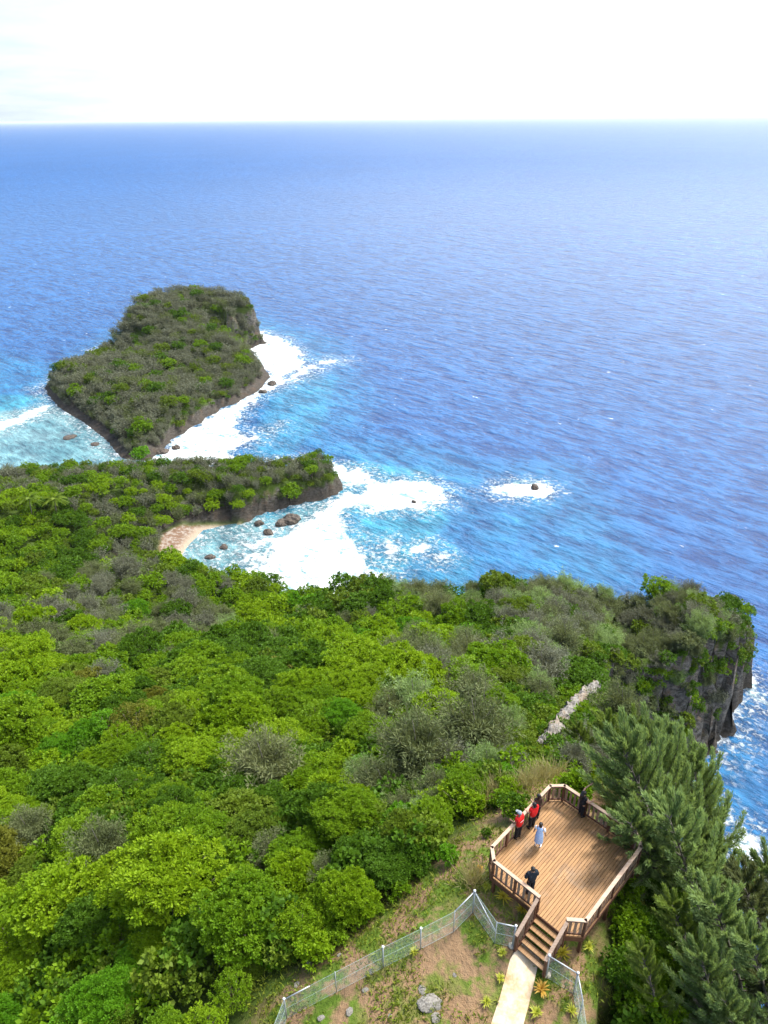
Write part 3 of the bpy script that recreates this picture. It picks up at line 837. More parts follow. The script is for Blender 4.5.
NB = NI = 285
B1, B2 = LB[:NB], LB[NB:]
I1, I2 = LI[:NI], LI[NI:]
label_all(B1, 'broadleaf tree', 'broadleaf trees of the slope forest')
label_all(I1, 'ironwood', 'ironwood trees')
for d in B1:
    pr_ = NEAR_B if d['dep'] < 75 else (MID_B if d['dep'] < 150 else FAR_B)
    cr, tk, r0, h0 = pr_[gT.integers(len(pr_))]
    s = d['r'] / r0; v = gT.uniform(.8, 1.05)
    plant_tree('broadleaf_tree', d, cr, tk, LEAF[d['sh']], 'tree', (s * gT.uniform(.85, 1.3), s * gT.uniform(.85, 1.3), s * v), gT.uniform(0, 6.28), (gT.uniform(-.16, .16), gT.uniform(-.16, .16)), -.15 * d['r'])
for d in I1:
    pr_ = MID_I if d['dep'] < 170 else FAR_I
    cr, tk, r0, h0 = pr_[gT.integers(len(pr_))]
    s = d['r'] / r0; v = gT.uniform(.85, 1.15) * (1.3 if d['y'] > 235 else 1)
    plant_tree('ironwood_tree', d, cr, tk, LEAF[d['sh']], 'tree', (s, s, s * v), gT.uniform(-.6, .6), (0, 0), -.2 * d['r'])
if B2: bake('broadleaf_wood', B2, FAR_B, 'far broadleaf wood of small crowns on the slope and shore')
UND = []
nu = 9000
ux = gT.uniform(-75, 42, nu); uy = gT.uniform(9, 118, nu); ug = gz(ux, uy)
uc = sdist(ux, uy, CLEAR)[0]; us = sdist(ux, uy, MAIN)[0]; up_ = proj(np.c_[ux, uy, ug])
for i in np.nonzero((uc < -1.0) & (us > 2) & (ug > 4) & (up_[:, 0] > -60) & (up_[:, 0] < 640) & (up_[:, 1] < 1130) & (up_[:, 1] > 500))[0]:
    if np.min(np.hypot(RIBW[:, 0] - ux[i], RIBW[:, 1] - uy[i])) < 1.4: continue
    r = gT.uniform(.8, 1.5)
    if occupied(ux[i], uy[i], r, .72): continue
    PTS.append((ux[i], uy[i], 'u', r, 'mid', None))
    UND.append(dict(x=ux[i], y=uy[i], z=ug[i] - .1, r=r, sh=['dark', 'mid', 'dark', 'olive'][gT.integers(4)]))
ux = gT.uniform(-160, 76, 14000); uy = gT.uniform(80, 425, 14000); ug = gz(ux, uy)
ud = np.maximum(sdist(ux, uy, MAIN)[0], sdist(ux, uy, ISLET)[0]); ub = sdist(ux, uy, sandp)[0]
for i in np.nonzero((ud > .8) & (ud < 9) & (ub < -1.5) & (ug > 2.2) & ((uy > 185) | (ux > 28)))[0]:
    r = gT.uniform(.8, 1.7)
    if occupied(ux[i], uy[i], r, .7): continue
    PTS.append((ux[i], uy[i], 'u', r, 'mid', None))
    UND.append(dict(x=ux[i], y=uy[i], z=ug[i] - .1, r=r, sh=['dark', 'olive', 'dark', 'olive'][gT.integers(4)]))
if UND: bake('broadleaf_undergrowth', UND, LOW_B, 'low dark undergrowth filling the gaps under the forest and along the shore ledges')
if I2: bake('needle_wood', I2, FAR_I, 'grey ironwood scrub massed over the islet and peninsula')

# leaning ironwoods on the cliff side of the lookout: foot and tip in the photo, height of both, shade
LEAN = [
    ((676, 905), 73.5, (622, 748), 84.0, 'iron', 'tall leaning ironwood whose plumes reach the right deck corner'),
    ((700, 885), 70.0, (645, 738), 80.5, 'iron', 'leaning ironwood just behind the one at the deck corner'),
    ((708, 868), 67.0, (664, 733), 77.5, 'iron', 'slender ironwood at the back of the cliff row'),
    ((716, 880), 66.0, (690, 760), 76.0, 'iron', 'ironwood at the seaward end of the back cliff row'),
    ((664, 896), 75.5, (629, 822), 83.2, 'iron', 'low ironwood with boughs touching the deck railing'),
    ((706, 960), 73.0, (668, 815), 83.0, 'iron', 'dense deep green ironwood in the middle of the cliff row'),
    ((735, 965), 69.5, (702, 838), 79.0, 'iron', 'deep green ironwood with feathery top before the surf patch'),
    ((700, 1005), 75.5, (672, 905), 82.0, 'gold', 'yellow green young ironwood in the front of the cliff row'),
    ((745, 1020), 73.5, (712, 900), 82.5, 'iron', 'bushy ironwood at the front beside the yellow green one'),
    ((778, 1000), 69.0, (742, 882), 78.5, 'sage', 'sage ironwood at the right border above the bushy one'),
    ((662, 1040), 77.0, (640, 950), 82.0, 'gold', 'small golden green ironwood sapling nearest the right wire fence'),
    ((720, 1060), 76.0, (700, 955), 82.5, 'iron', 'ironwood at the lower border with broad plume'),
    ((775, 1065), 74.0, (750, 940), 82.0, 'iron', 'ironwood filling the lower right corner'),
    ((792, 965), 66.0, (764, 868), 75.0, 'iron', 'ironwood at the right border just below the surf patch'),
    ((800, 1055), 72.0, (768, 978), 79.5, 'sage', 'sage ironwood hugging the right border low down'),
    ((745, 1080), 75.0, (724, 1000), 81.0, 'iron', 'low ironwood between the lower border and right border ones'),
    ((655, 840), 66.0, (632, 728), 75.0, 'gold', 'light green ironwood behind the far deck corner'),
    ((640, 820), 62.0, (605, 722), 70.5, 'gold', 'yellow green ironwood between the deck and the dark cliff'),
    ((600, 785), 65.0, (575, 728), 70.5, 'gold', 'short yellow green ironwood between deck and rock rib'),
    ((770, 840), 60.0, (752, 905), 0, 'sage', None),
]
for (fx, fy), fz, (tx, ty), tz, sh, lab in LEAN:
    if lab is None: continue
    a = P(fx, fy, fz); e = P(tx, ty, tz)
    g0 = float(gz(a[0], a[1]))
    d = dict(x=a[0], y=a[1], z=fz, lab=lab, group='leaning ironwoods beside the lookout deck')
    cr, tk, r0, h0 = NEAR_I[gT.integers(3)]
    # prototype top sits at (-.55*.35h, .25*.35h, h): turn that axis onto foot -> tip
    p0 = Vector((-.22 * .35 * h0, .12 * .35 * h0, h0)); p1 = Vector(e - a)
    s = p1.length / p0.length
    o = plant_tree('ironwood_tree', d, cr, tk, LEAF[sh], 'tree', (s, s, s), 0)
    o.rotation_mode = 'QUATERNION'; o.rotation_quaternion = p0.rotation_difference(p1)

# shrubs: beside the deck, hanging on the headland face and over the clearing's edge
SHR = []
def shrub_at(px, py, r, sh, lab, grp, dz=0.0):
    q = ground_at(px, py, 70)
    SHR.append(dict(x=q[0], y=q[1], z=q[2] + dz, r=r, sh=sh, lab=lab, group=grp, px=px, py=py))
g_ = np.random.default_rng(5)
for k in range(40):
    px, py = g_.uniform(605, 720), g_.uniform(862, 1030)
    if px < 612 + (py < 900) * 25: px += 20
    shrub_at(px, py, g_.uniform(.55, 1.1), 'dark' if g_.random() < .6 else 'mid', None, 'undergrowth shrubs beside the deck')
for k in range(20):
    px = g_.uniform(560, 640); py = 772 - abs(px - 600) * .1 + g_.uniform(-14, 26) + max(0, px - 600) * .9
    shrub_at(px, py, g_.uniform(.6, 1.15), 'lime' if g_.random() < .5 else 'mid', None, 'shrubs behind the deck')
for k in range(46):
    t_ = g_.random(); px = 255 + t_ * 260; py = 1000 - t_ * 190 + g_.uniform(-40, 8)
    shrub_at(px, py, g_.uniform(.25, 1.0), ['lime', 'mid', 'emerald', 'dark'][g_.integers(4)], None, 'shrubs along the forest edge')
for k in range(18):
    px = g_.uniform(528, 600); py = 752 - (px - 536) * 1.12 + g_.uniform(4, 30) * (1 if k % 3 else -.7)
    shrub_at(px, py, g_.uniform(.4, .8), ['mid', 'olive', 'lime', 'dark'][g_.integers(4)], None, 'shrubs along the pale rock rib')
for k in range(22):
    shrub_at(g_.uniform(500, 552), g_.uniform(716, 768), g_.uniform(.6, 1.3), ['mid', 'olive', 'lime', 'mid'][g_.integers(4)], None, 'shrubs in the gap below the ironwood stand')
for k in range(26):
    t_ = g_.random(); shrub_at(390 + t_ * 90, 850 - t_ * 60 + g_.uniform(-28, 10), g_.uniform(.5, 1.4), ['mid', 'emerald', 'lime', 'dark'][g_.integers(4)], None, 'shrubs in the gap above the bare track')
st_ = np.nonzero((steep.ravel() > .45) & (ZG.ravel() > 6) & (VX.ravel() > 22) & (VX.ravel() < 76) & (VY.ravel() > 72) & (VY.ravel() < 122))[0]
SCRUB = []
for k in g_.permutation(st_)[:420]:
    x_, y_, z_ = VX.ravel()[k], VY.ravel()[k], ZG.ravel()[k]
    px, py, _d = proj(np.array([x_, y_, z_]))
    if px > 690 and py > 675 and g_.random() < .85: continue
    (SHR if len(SHR) < 285 else SCRUB).append(dict(x=x_, y=y_, z=z_, r=g_.uniform(.8, 2.2), sh=['dark', 'olive', 'dark', 'sage', 'mid'][g_.integers(5)], lab=None, group='shrubs clinging to the headland cliff', px=px, py=py))
by = {}
for d in SHR: by.setdefault((d['group'], d['sh'], 'large' if d['r'] > .95 else 'small'), []).append(d)
for (gp, sh, sz), L in by.items():
    L.sort(key=lambda d: d['px'])
    wh = gp.split(' ', 1)[1].replace('shrubs ', '')
    for i, d in enumerate(L):
        base = f'{sz} {SHW[sh]} shrub {wh}'
        d['lab'] = base if len(L) == 1 else ('rightmost ' + base if i == len(L) - 1 else ((WORDS[i] + (' from left ' if i else ' ') + base) if i < 12 else 'crowded ' + base))
for d in SHR:
    cr, tk, r0, h0 = SHRUB[gT.integers(2)]
    plant_tree('shrub', d, cr, tk, LEAF[d['sh']], 'shrub', (d['r'],) * 3, gT.uniform(0, 6.28), (0, 0), -.5 * d['r'])

if SCRUB: bake('broadleaf_scrub', [dict(d, r=d['r'] * .9) for d in SCRUB], LOW_B, 'dark scrub hanging on the grey headland cliff')


# ------------------------------------------------------------------ lookout deck
Q2 = math.sqrt(.5)
def AB(a, b, z=0.0):
    """deck axes: a runs along the boards, b across them"""
    return np.array([(a + b) * Q2, (a - b) * Q2, z])
OCT = [(16.88, -8.17), (16.88, -10.50), (17.35, -10.97), (22.0, -10.97), (22.5, -10.47), (22.5, -6.75), (22.0, -6.24), (17.35, -6.24), (16.88, -6.80)]
ORG = AB(19.7, -8.6, ZD)
def wood(name, c1, c2, axis_rot=0.0, rough=.6, wear=.0):
    m, t, b = material(name, c1, rough, .25)
    o = t.obj()
    g1 = t.noise(t.mapv(o, (1.2, 22, 22), (0, 0, axis_rot)), 1.0, 5, .6)
    g2 = t.noise(o, 1.3, 4, .6)
    v = t.attr('v')
    c = t.mix(t.ramp(g1, .3, .7), c1, c2)
    c = t.mix(t.math('MULTIPLY', v, .55), c, (c2[0] * 1.25, c2[1] * 1.2, c2[2] * 1.1))
    c = t.mix(t.ramp(t.noise(o, .55, 5, .65), .5, .72, 0, .45), c, (c2[0] * .75, c2[0] * .62, c2[0] * .48))
    c = t.mix(t.ramp(g2, .5, .75, 0, .45), c, (c1[0] * .55, c1[1] * .5, c1[2] * .5))
    t.l.new(c, b.inputs['Base Color'])
    t.l.new(t.bump(g1, .35, .01), b.inputs['Normal'])
    return m
M_FLOOR = wood('deck boards', (0.185, 0.094, 0.036), (0.325, 0.18, 0.076), R_(-45))
M_RED = wood('stained timber', (0.085, 0.034, 0.02), (0.16, 0.07, 0.04))
M_BAL = wood('weathered slats', (0.22, 0.13, 0.09), (0.38, 0.25, 0.17))
M_CAP = wood('sunbleached rail', (0.34, 0.225, 0.155), (0.46, 0.335, 0.245))
M_DARK = wood('shaded framing', (0.05, 0.026, 0.016), (0.10, 0.05, 0.03))
deck = empty('viewing_deck', ORG, 'brown timber lookout deck with railings and stairs on the clifftop clearing', 'deck')
def dpart(mb, name, mats, parent=deck, **k): return mb.build(name, mats, parent, **k)
def D(): return MB(ORG)
# floor boards clipped to the octagon
def spans(b):
    xs = []
    n = len(OCT)
    for i in range(n):
        (a0, b0), (a1, b1) = OCT[i], OCT[(i + 1) % n]
        if (b0 > b) != (b1 > b): xs.append(a0 + (a1 - a0) * (b - b0) / (b1 - b0))
    return (min(xs), max(xs)) if len(xs) > 1 else None
mb = D(); vv = []
b0 = -10.97; pw = .118; gp = .016
gd = np.random.default_rng(3)
while b0 < -6.24:
    b1 = min(b0 + pw, -6.24)
    s0, s1 = spans(b0 + .002), spans(b1 - .002)
    if s0 and s1:
        zt = ZD + gd.uniform(-.002, .002); cuts = [0.0, gd.uniform(.25, .75), 1.0]
        for k in range(2):
            f0, f1 = cuts[k], cuts[k + 1]
            L0 = (s0[0] + (s0[1] - s0[0]) * f0, s0[0] + (s0[1] - s0[0]) * f1 - .004); L1 = (s1[0] + (s1[1] - s1[0]) * f0, s1[0] + (s1[1] - s1[0]) * f1 - .004)
            q = [AB(L0[0], b0, zt - .035), AB(L0[1], b0, zt - .035), AB(L1[1], b1, zt - .035), AB(L1[0], b1, zt - .035), AB(L0[0], b0, zt), AB(L0[1], b0, zt), AB(L1[1], b1, zt), AB(L1[0], b1, zt)]
            mb.hexa(q); vv += [gd.random()] * 8
    b0 += pw + gp
fl = dpart(mb, 'floor', M_FLOOR)
at_ = fl.data.attributes.new('v', 'FLOAT', 'POINT'); at_.data.foreach_set('value', np.array(vv, np.float32))
mb = D()
for a in np.arange(17.3, 22.4, .6): mb.beam(AB(a, -10.85, ZD - .12), AB(a, -6.36, ZD - .12), .05, .15)
dpart(mb, 'joist_frame', M_DARK)
n = len(OCT)
for i in range(n):
    p, q = OCT[i], OCT[(i + 1) % n]
    mb = D(); mb.beam(AB(*p, ZD - .145), AB(*q, ZD - .145), .05, .24, ext=.02)
    dpart(mb, 'rim_board', M_RED)
ctr = np.array([19.7, -8.6])
def toward(p, d=.06):
    v = ctr - np.array(p); v /= np.hypot(*v); return (p[0] + v[0] * d, p[1] + v[1] * d)
RAILS = [(0, 1), (1, 2), (2, 3), (3, 4), (4, 5), (5, 6), (6, 7), (7, 8)]
posts = set()
for i, j in RAILS:
    p, q = np.array(toward(OCT[i])), np.array(toward(OCT[j]))
    L = np.hypot(*(q - p)); d = (q - p) / L
    mb = D(); mb.beam(AB(*p, ZD + 1.05), AB(*q, ZD + 1.05), .15, .045, ext=.045)
    dpart(mb, 'top_rail', M_CAP)
    for zz in (.95, .13):
        mb = D(); mb.beam(AB(*p, ZD + zz), AB(*q, ZD + zz), .045, .09)
        dpart(mb, 'side_rail', M_RED)
    np_ = max(1, round(L / 1.25))
    for k in range(np_ + 1):
        r = p + d * L * k / np_
        key = (round(r[0], 1), round(r[1], 1))
        if key in posts: continue
        posts.add(key)
        mb = D(); mb.beam(AB(*r, ZD - .24), AB(*r, ZD + 1.026), .105, .105)
        dpart(mb, 'post', M_RED)
    for k in range(np_):
        nb = max(1, int(L / np_ / .235))
        for m_ in range(nb):
            f = (k + (m_ + .7) / (nb + .4)) / np_
            r = p + d * L * f
            e = d * .055
            mb = D()
            mb.hexa([AB(*(r - e + o), ZD + .10) for o in (0, )] and [AB(*(r + s * e + u * np.array([-d[1], d[0]]) * .013), ZD + z) for z in (.06, .99) for s, u in ((-1, -1), (1, -1), (1, 1), (-1, 1))])
            dpart(mb, 'baluster', M_BAL)
# supports down to the ground
for (a, b) in [(16.98, -10.4), (16.98, -8.3), (16.98, -6.9), (17.45, -10.87), (21.9, -10.87), (22.4, -10.4), (22.4, -8.5), (22.4, -6.85), (21.9, -6.34), (19.6, -10.87), (19.6, -6.34), (17.45, -6.34)]:
    w_ = AB(a, b); mb = D(); mb.beam(AB(a, b, float(gz(w_[0], w_[1])) - .5), AB(a, b, ZD - .27), .12, .12)
    dpart(mb, 'support_post', M_RED)
# stairs
RISE, RUN = .165, .26
for k in range(1, 6):
    z = ZD - RISE * k; a = 16.86 - RUN * k
    mb = D()
    for h_ in (0, 1): mb.beam(AB(a + .065 + h_ * .122, -8.10, z - .02), AB(a + .065 + h_ * .122, -6.87, z - .02), .114, .04)
    dpart(mb, 'tread', M_FLOOR)
for b in (-8.14, -6.83):
    mb = D()
    mb.beam(AB(16.86, b, ZD - .16), AB(16.86 - RUN * 5.1, b, ZD - .16 - RISE * 5.1), .05, .25)
    dpart(mb, 'stringer', M_RED)
    bo = b - .04 if b < -7 else b + .04
    mb = D(); mb.beam(AB(16.80, bo, ZD + .98), AB(15.50, bo, ZD + .98 - RISE * 5.1), .14, .045, ext=.05)
    dpart(mb, 'stair_rail', M_CAP)
    mb = D(); mb.beam(AB(16.80, bo, ZD + .86), AB(15.50, bo, ZD + .86 - RISE * 5.1), .04, .12)
    dpart(mb, 'stair_side_rail', M_RED)
    for f in (.0, .5, 1.0):
        a = 16.74 - f * 1.2; z = ZD - (16.86 - a) / RUN * RISE
        mb = D(); mb.beam(AB(a, bo, z - .3), AB(a, bo, z + .96), .10, .10)
        dpart(mb, 'stair_post', M_RED)
    for f in (.12, .25, .38, .62, .75, .88):
        a = 16.74 - f * 1.2; z = ZD - (16.86 - a) / RUN * RISE
        mb = D(); mb.beam(AB(a, bo, z + .02), AB(a, bo, z + .86), .085, .026)
        dpart(mb, 'stair_baluster', M_BAL)
# one mesh datum for equal bars keeps the file light; each bar stays an object of its own

# ------------------------------------------------------------------ path
pm_, t, b = material('pale concrete', (0.55, 0.45, 0.33), .85, .15)
o = t.pos(); n1 = t.noise(o, 1.1, 6, .62); n2 = t.noise(o, 9, 5, .6)
c = t.mix(t.ramp(n1, .4, .62), (0.56, 0.45, 0.32), (0.42, 0.29, 0.15))
c = t.mix(t.ramp(n1, .56, .7, 0, .7), c, (0.36, 0.20, 0.07))
c = t.mix(t.ramp(n2, .4, .7, 0, .25), c, (0.68, 0.6, 0.48))
t.l.new(c, b.inputs['Base Color']); t.l.new(t.bump(n2, .4, .01), b.inputs['Normal'])
LEFT = [(523, 943), (516, 950), (510, 960), (506, 975), (500, 997), (492, 1021), (476, 1070), (470, 1100)]
RIGHT = [(541, 955), (538.5, 963), (536, 974), (531, 995), (527.5, 1010), (523, 1026), (514, 1070), (509, 1100)]
mb = MB(); V = []
for (l, r) in zip(LEFT, RIGHT):
    pl, prr = ground_at(*l), ground_at(*r)
    for f in np.linspace(0, 1, 5):
        q = pl * (1 - f) + prr * f
        wv_ = .05 * math.sin(q[1] * 3 + f * 9)
        V.append((q[0], q[1], max(gz(q[0], q[1]), q[2]) + .05 + wv_ * .2))
Fs = []
nr = len(LEFT)
for i in range(nr - 1):
    for k in range(4): Fs.append((i * 5 + k, (i + 1) * 5 + k, (i + 1) * 5 + k + 1, i * 5 + k + 1))
nb_ = len(V); V2 = V + [(x, y, z - .22) for x, y, z in V]
for i in range(nr - 1):
    for k in (0, 4):
        a_, c_ = i * 5 + k, (i + 1) * 5 + k
        Fs.append((a_, a_ + nb_, c_ + nb_, c_) if k == 0 else (c_, c_ + nb_, a_ + nb_, a_))
for k in range(4): Fs.append((k + 1, k + 1 + nb_, k + nb_, k))
mb.add(V2, Fs)
tag(mb.build('path', pm_), 'pale sandy concrete path leading to the deck stairs', None, None, 'structure')

# ------------------------------------------------------------------ wire fences
M_GALV, t, b = material('galvanised pipe', (0.38, 0.40, 0.41), .45, .5, .3)
M_WIRE, t, b = material('fence wire', (0.36, 0.44, 0.42), .5, .4, .2)
M_CAPW, t, b = material('white pipe cap', (0.62, 0.63, 0.64), .5, .4)
def post_at(px, py, h=1.5):
    z = 80.0
    for _ in range(40):
        q = P(px, py, z); z = .5 * z + .5 * (float(gz(q[0], q[1])) + h)
    q = P(px, py, z); g0 = float(gz(q[0], q[1]))
    return np.array([q[0], q[1], g0]), h
def fence(pts, label, caps, rails, braces):
    ps = [post_at(*p) for p in pts]
    g0 = ps[len(ps) // 2][0]
    root = empty('wire_fence', g0, label, 'fence', 'wire fences round the clearing')
    up = np.array([0, 0, 1.0])
    for i, (p, h) in enumerate(ps):
        mb = MB(g0); r = .032 if i in caps else .022
        mb.tube([p - up * .4, p + up * h], r, 8)
        po = mb.build('post', M_GALV, root, smooth=True)
        if i in caps:
            mb = MB(g0); mb.ell(p + up * (h + .02), (.06, .06, .05), 10, 6)
            mb.build('post_cap', M_CAPW, po, smooth=True)
    for i, j, fr, to, za, zb in rails:
        a, c = ps[i][0] + up * ps[i][1] * za, ps[j][0] + up * ps[j][1] * zb
        mb = MB(g0); mb.tube([a * (1 - fr) + c * fr, a * (1 - to) + c * to], .026, 8)
        mb.build('rail', M_GALV, root, smooth=True)
    for i, px, py in braces:
        e = ground_at(px, py)
        mb = MB(g0); mb.tube([ps[i][0] + up * ps[i][1] * .96, e], .026, 8)
        mb.build('brace', M_GALV, root, smooth=True)
        mb = MB(g0); mb.ell(e + up * .02, (.17, .15, .1), 9, 5)
        mb.build('footing', FOOT, root, smooth=True)
    for (p, h), (q, h2) in zip(ps[:-1], ps[1:]):
        L = np.linalg.norm(q - p); d = (q - p) / L
        sp = .105; nW = int((L + h) / sp)
        side = np.cross(d, up); V, Fs = [], []
        for s in (1, -1):
            for k in range(nW):
                u0 = k * sp if s > 0 else k * sp - h; v0, v1 = 0.03, h * .97
                u1 = u0 - h if s > 0 else u0 + h
                # clip the diagonal strand to the panel
                f0, f1 = 0.0, 1.0
                du = u1 - u0
                ta, tb = sorted(((0 - u0) / du, (L - u0) / du))
                f0, f1 = max(f0, ta), min(f1, tb)
                if f1 - f0 < .02: continue
                A = p + d * (u0 + du * f0) + up * (v0 + (v1 - v0) * f0); B = p + d * (u0 + du * f1) + up * (v0 + (v1 - v0) * f1)
                dz = (q[2] - p[2]) * 0
                b_ = len(V); wq = .0026
                nn_ = np.cross(unit(B - A), side) * wq; sd = side * wq
                V += [A + nn_, A - nn_ * .5 + sd * .87, A - nn_ * .5 - sd * .87, B + nn_, B - nn_ * .5 + sd * .87, B - nn_ * .5 - sd * .87]
                Fs += [(b_, b_ + 1, b_ + 4, b_ + 3), (b_ + 1, b_ + 2, b_ + 5, b_ + 4), (b_ + 2, b_, b_ + 3, b_ + 5)]
        mb = MB(g0); mb.add(V, Fs)
        for zz in (.02, .5, .98):
            mb.tube([p + up * h * zz, q + up * h * zz], .007, 4, cap=False)
        mb.build('wire_mesh', M_WIRE, root)
FOOT = varied('concrete footing', (0.42, 0.36, 0.28), (0.58, 0.52, 0.42), 4, .9, .1, .02)
fence([(266, 1045), (284, 999), (335, 972), (383, 947), (421, 928.5), (454.8, 911), (474.7, 891), (497, 922), (516, 926)],
      'long wire mesh fence on galvanised posts between forest and grassy clearing', {1, 3, 4, 6, 8},
      [(1, 2, 0, .5, .97, .97), (5, 6, .0, 1, .97, .97), (6, 7, 0, 1, .97, .55), (7, 8, 0, 1, .97, .97)], [(8, 512, 946)])
fence([(549.5, 955.5), (578, 973), (583, 1000), (588, 1035)],
      'short wire mesh fence bending around the ground to the other side of the path', {0, 1}, [(0, 1, 0, 1, .97, .97), (1, 2, 0, 1, .97, .97)], [(0, 547, 975)])

# ------------------------------------------------------------------ plants of the clearing
def strap_plant(nm, seed, n, L, W, arch):
    g = np.random.default_rng(seed)
    V, Fq, A = [], [], []
    for i in range(n):
        ph = i * 2.39996 + g.uniform(-.3, .3); l = L * g.uniform(.65, 1.15); el = g.uniform(.5, 1.25)
        hd = np.array([math.cos(ph), math.sin(ph), 0]); sd = np.array([-hd[1], hd[0], 0])
        v = g.random(); b_ = len(V)
        for k in range(5):
            s = k / 4; r = l * s
            q = hd * r * math.cos(el) + np.array([0, 0, r * math.sin(el) - arch * l * s * s + .12])
            w_ = W * (.35 + 1.3 * s * (1 - s) * 2) * (1 - .75 * s ** 4) / 2
            V += [q - sd * w_, q + sd * w_]; A += [v, v]
        Fq += [(b_ + 2 * k, b_ + 2 * k + 1, b_ + 2 * k + 3, b_ + 2 * k + 2) for k in range(4)]
    return mesh_np(nm, np.array(V), np.array(Fq), [LEAF['lime']], False, {'v': np.array(A)})
STRAP = [strap_plant('strap_leaves_%d' % i, 300 + i, 46, .62, .075, .4) for i in range(3)]
M_YEL = leaf_mat('yellow strap leaves', (0.30, 0.26, 0.02), (0.62, 0.50, 0.05), .3)
M_YGR = leaf_mat('yellow green strap leaves', (0.20, 0.25, 0.02), (0.46, 0.46, 0.05), .3)
M_ORG = leaf_mat('orange strap leaves', (0.36, 0.20, 0.03), (0.66, 0.42, 0.07), .3)
mb = MB(); mb.tube([(0, 0, -.1), (.01, 0, .12)], [.04, .03], 6); STEM = mb.build('strap_stem', BARK)
STEMME = STEM.data; bpy.data.objects.remove(STEM)
PL = [((471.5, 876), .8, M_YGR, 'pale yellow plant at the far end of the fence under the deck corner'), ((487, 888), .9, M_YGR, 'yellow green plant between fence peak and deck'),
      ((503, 899), 1.25, M_YEL, 'big bright yellow plant below the slatted deck side'), ((522, 911), 1.05, M_YEL, 'yellow plant tucked beside the stair railing'),
      ((479, 869), .7, M_ORG, 'orange tinged plant near the deck corner post'), ((561, 955), 1.2, M_YEL, 'bright yellow plant beside the right fence corner and stair foot'),
      ((541, 991), 1.25, M_ORG, 'golden orange plant between path and right fence'), ((536, 1014), .95, M_YGR, 'yellow plant at the path edge near the lower border'),
      ((571, 1012), .85, M_YGR, 'small yellow green plant inside the right fence'), ((502, 954), .8, M_YGR, 'yellow green plant at the path head'),
      ((500, 980), .75, M_YGR, 'small yellow green plant left of the path bend'), ((486, 1003), .8, M_YGR, 'yellow green plant beside the lower path'),
      ((414, 953), .8, M_YGR, 'lone bright lime plant in the open grass'), ((588, 948), .9, M_YGR, 'yellow green plant under the front deck chamfer')]
for i, ((px, py), s, m_, lab) in enumerate(PL):
    q = ground_at(px, py)
    r = empty('croton_plant', q, lab, 'plant', 'yellow strap leaved plants round the deck')
    r.rotation_euler = (0, 0, gd.uniform(0, 6.28)); r.scale = (s * .66,) * 3
    for nm, me in (('leaves', STRAP[i % 3]), ('stem', STEMME)):
        c_ = bpy.data.objects.new(nm, me); COL.objects.link(c_); c_.parent = r
        if nm == 'leaves': c_.material_slots[0].link = 'OBJECT'; c_.material_slots[0].material = m_
# dry grass clumps by the deck
def blades(n, rad, L, W, seed, lean=.5):
    g = np.random.default_rng(seed)
    p_ = g.normal(size=(n, 2)) * rad * .5; d_ = np.c_[p_ * lean / rad + g.normal(size=(n, 2)) * .35, np.ones(n)]
    V, Fq = leaves(np.c_[p_, np.zeros(n) - .03], d_, rdir(n, g), L * g.uniform(.5, 1.2, n), W)
    return V, Fq, np.repeat(g.random(n), 4)
M_DRY = leaf_mat('dry grass blades', (0.24, 0.21, 0.09), (0.42, 0.37, 0.19), .3, hv=.1)
TUFT = [mesh_np('dry_tuft_%d' % i, *blades(420, .8, 1.15, .035, 320 + i)[:2], [M_DRY], False, {'v': blades(420, .8, 1.15, .035, 320 + i)[2]}) for i in range(2)]
for i, (px, py, s, lab) in enumerate([(527, 786, .8, 'large straw coloured grass clump behind the red shirted visitors'), (541, 779, .8, 'straw grass clump at the top left of the deck'), (553, 776, .85, 'small straw grass clump behind the far deck chamfer'), (482, 806, 1.0, 'straw grass clump above the bare track'), (500, 795, .95, 'straw grass clump between the bare track and shrubs'), (632, 822, .9, 'rusty straw grass clump outside the far railing'), (612, 800, .8, 'straw grass clump beyond the long railing'), (474, 880, .7, 'straw grass clump beside the fence peak')]):
    q = ground_at(px, py)
    o_ = link('grass_clump', TUFT[i % 2], None, q); o_.scale = (s,) * 3; o_.rotation_euler = (0, 0, i * 1.7)
    tag(o_, lab, 'grass clump', 'dry grass clumps round the deck')
# short turf and weeds of the clearing
ng = 90000
gx0, gy0 = gd.uniform(-14, 22, ng), gd.uniform(6, 30, ng)
msk = (sdist(gx0, gy0, CLEAR)[0] > -2.0)
pth = [tuple(ground_at(*p)[:2]) for p in LEFT] + [tuple(ground_at(*p)[:2]) for p in RIGHT][::-1]
msk &= (sdist(gx0, gy0, pth)[0] < -.05)
inside = sdist((gx0 + gy0) * Q2, (gx0 - gy0) * Q2, OCT)[0]
msk &= inside < .1
nse = fbm(gx0 * .45, gy0 * .45, s=77, o=4)
msk &= nse + gd.uniform(-.09, .09, ng) > .468
gx0, gy0, nse = gx0[msk], gy0[msk], nse[msk]
n = len(gx0)
V, Fq = leaves(np.c_[gx0, gy0, gz(gx0, gy0) - .02], np.c_[gd.normal(size=(n, 2)) * .7, np.full(n, .8)], rdir(n, gd) + [0, 0, .4], gd.uniform(.12, .34, n), gd.uniform(.03, .085, n))
M_TURF = leaf_mat('turf blades', (0.09, 0.15, 0.01), (0.25, 0.28, 0.035), .3, hv=0)
me = mesh_np('grass', V, Fq, [M_TURF], False, {'v': np.repeat(np.clip(gd.random(n) * .6 + .4 * fbm(gx0 * .2, gy0 * .2, s=81), 0, 1), 4)})
tag(link('grass', me), 'patchy short green turf over the brown clearing', None, None, 'stuff')

